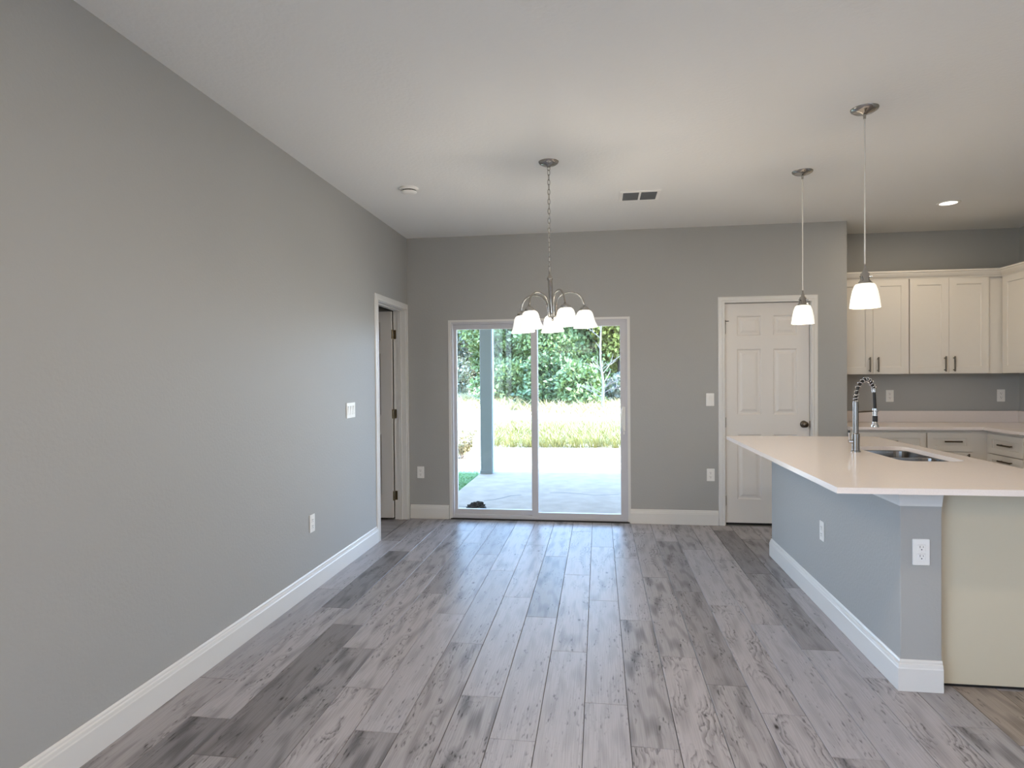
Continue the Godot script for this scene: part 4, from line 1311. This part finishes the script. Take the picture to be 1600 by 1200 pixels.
func plants(gy: float) -> void:
	var leafA := leaf_mesh(9, 0.26, 0.30, 1)
	var leafB := leaf_mesh(10, 0.20, 0.26, 2)
	var blue := leaf_mat(Color8(118, 124, 108))
	var green := leaf_mat(Color8(104, 122, 76))
	var deep := leaf_mat(Color8(86, 106, 70))
	var lime := leaf_mat(Color8(140, 144, 76))
	var G := func(x: float, z: float) -> Vector3: return Vector3(x, gy, z)
	tree("broadleaf_tree", "grey-green leafy tree seen through the left glass, left of the patio post", G.call(-11.6, -47.0), 9.5, 3.6, leafA, blue, 31, 2600)
	tree("broadleaf_tree", "grey-green leafy tree half hidden behind the blue patio post", G.call(-9.0, -50.0), 10.0, 3.6, leafA, blue, 32, 2400)
	tree("broadleaf_tree", "bright green leafy tree seen just right of the patio post", G.call(-5.6, -36.5), 8.2, 2.7, leafA, green, 33, 3400)
	tree("broadleaf_tree", "deep green leafy tree seen behind the sliding door's middle stile", G.call(-4.4, -39.0), 8.8, 2.7, leafA, deep, 34, 2600)
	tree("broadleaf_tree", "green leafy tree seen in the left part of the right glass panel", G.call(-2.5, -34.0), 7.8, 2.5, leafB, green, 35, 2800)
	tree("broadleaf_tree", "deep green leafy tree seen in the middle of the right glass panel", G.call(-0.9, -36.0), 8.2, 2.4, leafB, deep, 36, 2600)
	tree("broadleaf_tree", "yellow-green tree at the right edge of the right glass panel", G.call(1.1, -34.0), 7.6, 2.1, leafB, lime, 37, 2600, 0.3)
	tree("broadleaf_tree", "grey-green tree standing just behind the pale bare tree", G.call(0.6, -38.5), 8.2, 2.6, leafB, blue, 38, 3000)
	tree("broadleaf_tree", "tall green tree beyond the yard, outside the door's left edge", G.call(-15.5, -46.0), 9.0, 3.4, leafA, green, 39, 1600)
	tree("broadleaf_tree", "tall green tree beyond the yard, outside the door's right edge", G.call(5.8, -33.0), 8.0, 2.8, leafB, deep, 40, 1500)
	# undergrowth at the foot of the trees
	tree("shrub", "low grey-green shrub at the tree line left of the patio post", G.call(-10.2, -43.0), 2.4, 1.7, leafB, blue, 51, 700, 0.1)
	tree("shrub", "low green shrub at the tree line just right of the patio post", G.call(-5.0, -33.0), 2.2, 1.5, leafB, green, 52, 700, 0.1)
	tree("shrub", "low green shrub at the tree line, left in the right glass panel", G.call(-2.2, -29.5), 2.3, 1.3, leafB, deep, 53, 800, 0.1)
	tree("shrub", "low bright shrub at the tree line, middle of the right glass panel", G.call(-0.7, -28.5), 1.9, 1.2, leafB, green, 54, 800, 0.1)
	tree("shrub", "low shrub at the tree line by the foot of the pale bare tree", G.call(1.3, -29.5), 1.7, 1.0, leafB, blue, 55, 600, 0.1)
	# pale bare tree
	var pt := thing("bare_tree", "pale bare-branched tree before the woods in the right glass panel", "tree", G.call(0.12, -26.0))
	var tm := Mb.new()
	tm.tube(spline([Vector3(0, -0.1, 0), Vector3(0.06, 1.2, 0), Vector3(-0.05, 2.4, 0.05), Vector3(0.04, 4.6, 0)], 4), 0.08, 7, false, [0.07, 0.066, 0.062, 0.058, 0.054, 0.05, 0.046, 0.042, 0.038, 0.034, 0.03, 0.025, 0.015])
	put("trunk", tm, M.pale_bark, pt)
	var rg := RandomNumberGenerator.new()
	rg.seed = 8
	for i in 16:
		var y := rg.randf_range(0.4, 3.6)
		var a := rg.randf() * TAU
		var l := rg.randf_range(0.5, 1.1)
		var d := Vector3(cos(a), rg.randf_range(0.3, 1.0), sin(a)).normalized()
		var bm := Mb.new()
		var tipv := Vector3(0, y, 0) + d * l
		bm.tube([Vector3(0, y, 0), Vector3(0, y, 0) + d * l * 0.5 + Vector3(0, 0.05, 0), tipv], 0.0, 5, false, [0.016, 0.010, 0.004])
		for q in 3:
			var e := (d + Vector3(rg.randf_range(-0.8, 0.8), rg.randf_range(-0.2, 0.8), rg.randf_range(-0.8, 0.8))).normalized()
			bm.tube([Vector3(0, y, 0) + d * l * (0.45 + 0.15 * q), Vector3(0, y, 0) + d * l * (0.45 + 0.15 * q) + e * 0.4], 0.0, 4, false, [0.014, 0.004])
		put("branch", bm, M.pale_bark, pt)
	# brown twiggy shrub left of the post
	var sh := thing("twiggy_shrub", "small brownish twiggy shrub on the bare yard left of the patio post", "shrub", G.call(-2.62, -11.6))
	var wm := Mb.new()
	var xf := []
	var cols := []
	for i in 26:
		var a := rg.randf() * TAU
		var l := rg.randf_range(0.25, 0.62)
		var d := Vector3(cos(a) * 0.55, 1.0, sin(a) * 0.55).normalized()
		var base := Vector3(rg.randf_range(-0.12, 0.12), 0, rg.randf_range(-0.12, 0.12))
		wm.tube([base - Vector3(0, 0.05, 0), base + d * l], 0.0, 4, false, [0.006, 0.002])
		for q in 7:
			xf.append(Transform3D(Basis.from_euler(Vector3(rg.randf() * TAU, rg.randf() * TAU, 0)), base + d * l * rg.randf_range(0.25, 1.0) + Vector3(rg.randf_range(-0.04, 0.04), 0, rg.randf_range(-0.04, 0.04))))
			cols.append(Color.WHITE * rg.randf_range(0.7, 1.2))
	put("twigs", wm, mat(Color8(150, 128, 112), 0.9), sh)
	scatter("leaves", sh, leaf_mesh(5, 0.05, 0.035, 6), leaf_mat(Color8(150, 138, 104)), xf, cols)
	# tall dry grass, and the short lawn beside the slab
	var blade := Mb.new()
	for i in 9:
		var a := rg.randf() * TAU
		var d := Vector3(cos(a), 0, sin(a))
		var p := d * rg.randf() * 0.10
		var s := Vector3(-d.z, 0, d.x) * 0.007
		var h2 := rg.randf_range(0.6, 1.0)
		var k1 := p + Vector3(0, h2 * 0.6, 0) + d * 0.10
		var tipq := p + Vector3(0, h2, 0) + d * 0.30
		blade.quad_out(p - s, p + s, k1 + s * 0.8, k1 - s * 0.8, -d)
		blade.tri_out(k1 - s * 0.8, k1 + s * 0.8, tipq, -d)
	var bmesh := blade.mesh()
	var tall := Node3D.new()
	tall.name = numbered("grass")
	add_child(tall)
	tag(tall, "band of tall yellow-green grass across the yard before the trees", "grass", "", "stuff")
	xf = []
	cols = []
	for i in 3400:
		var z := -16.4 + 1.5 * clampf(rg.randfn(), -1.9, 1.9)
		var x := rg.randf_range(-0.17 * -z - 0.2, 4.0)
		var hh := rg.randf_range(0.16, 0.50)
		xf.append(Transform3D(Basis(Vector3.UP, rg.randf() * TAU).scaled(Vector3(1.1, hh, 1.1)), Vector3(x, gy - 0.01, z)))
		cols.append(Color.WHITE * rg.randf_range(0.7, 1.1))
	scatter("blades", tall, bmesh, leaf_mat(Color8(152, 146, 88)), xf, cols)
	var brush := Node3D.new()
	brush.name = numbered("dry_brush")
	add_child(brush)
	tag(brush, "pale dry brush and weeds along the foot of the trees", "brush", "", "stuff")
	xf = []
	cols = []
	for i in 2600:
		var q := rg.randf()
		var x := -12.0 + 15.0 * q + rg.randf_range(-0.6, 0.6)
		var z := -41.0 + 15.0 * pow(q, 0.8) + 2.2 * rg.randfn()
		var hh := rg.randf_range(0.25, 0.75)
		xf.append(Transform3D(Basis(Vector3.UP, rg.randf() * TAU).scaled(Vector3(2.2, hh, 2.2)), Vector3(x, gy - 0.01, minf(z, -21.0))))
		cols.append(Color(1.0, 0.93, 0.85) * rg.randf_range(0.7, 1.15))
	scatter("stalks", brush, bmesh, leaf_mat(Color8(196, 186, 150)), xf, cols)
	var lawn := Node3D.new()
	lawn.name = numbered("grass")
	add_child(lawn)
	tag(lawn, "short green lawn along the left edge of the patio slab", "grass", "", "stuff")
	xf = []
	cols = []
	for i in 6500:
		var z := rg.randf_range(-9.6, -6.2)
		var x := rg.randf_range(-3.6, -1.83)
		xf.append(Transform3D(Basis(Vector3.UP, rg.randf() * TAU).scaled(Vector3(0.45, rg.randf_range(0.05, 0.12), 0.45)), Vector3(x, gy - 0.01, z)))
		cols.append(Color.WHITE * rg.randf_range(0.7, 1.1))
	scatter("blades", lawn, bmesh, leaf_mat(Color8(110, 160, 78)), xf, cols)
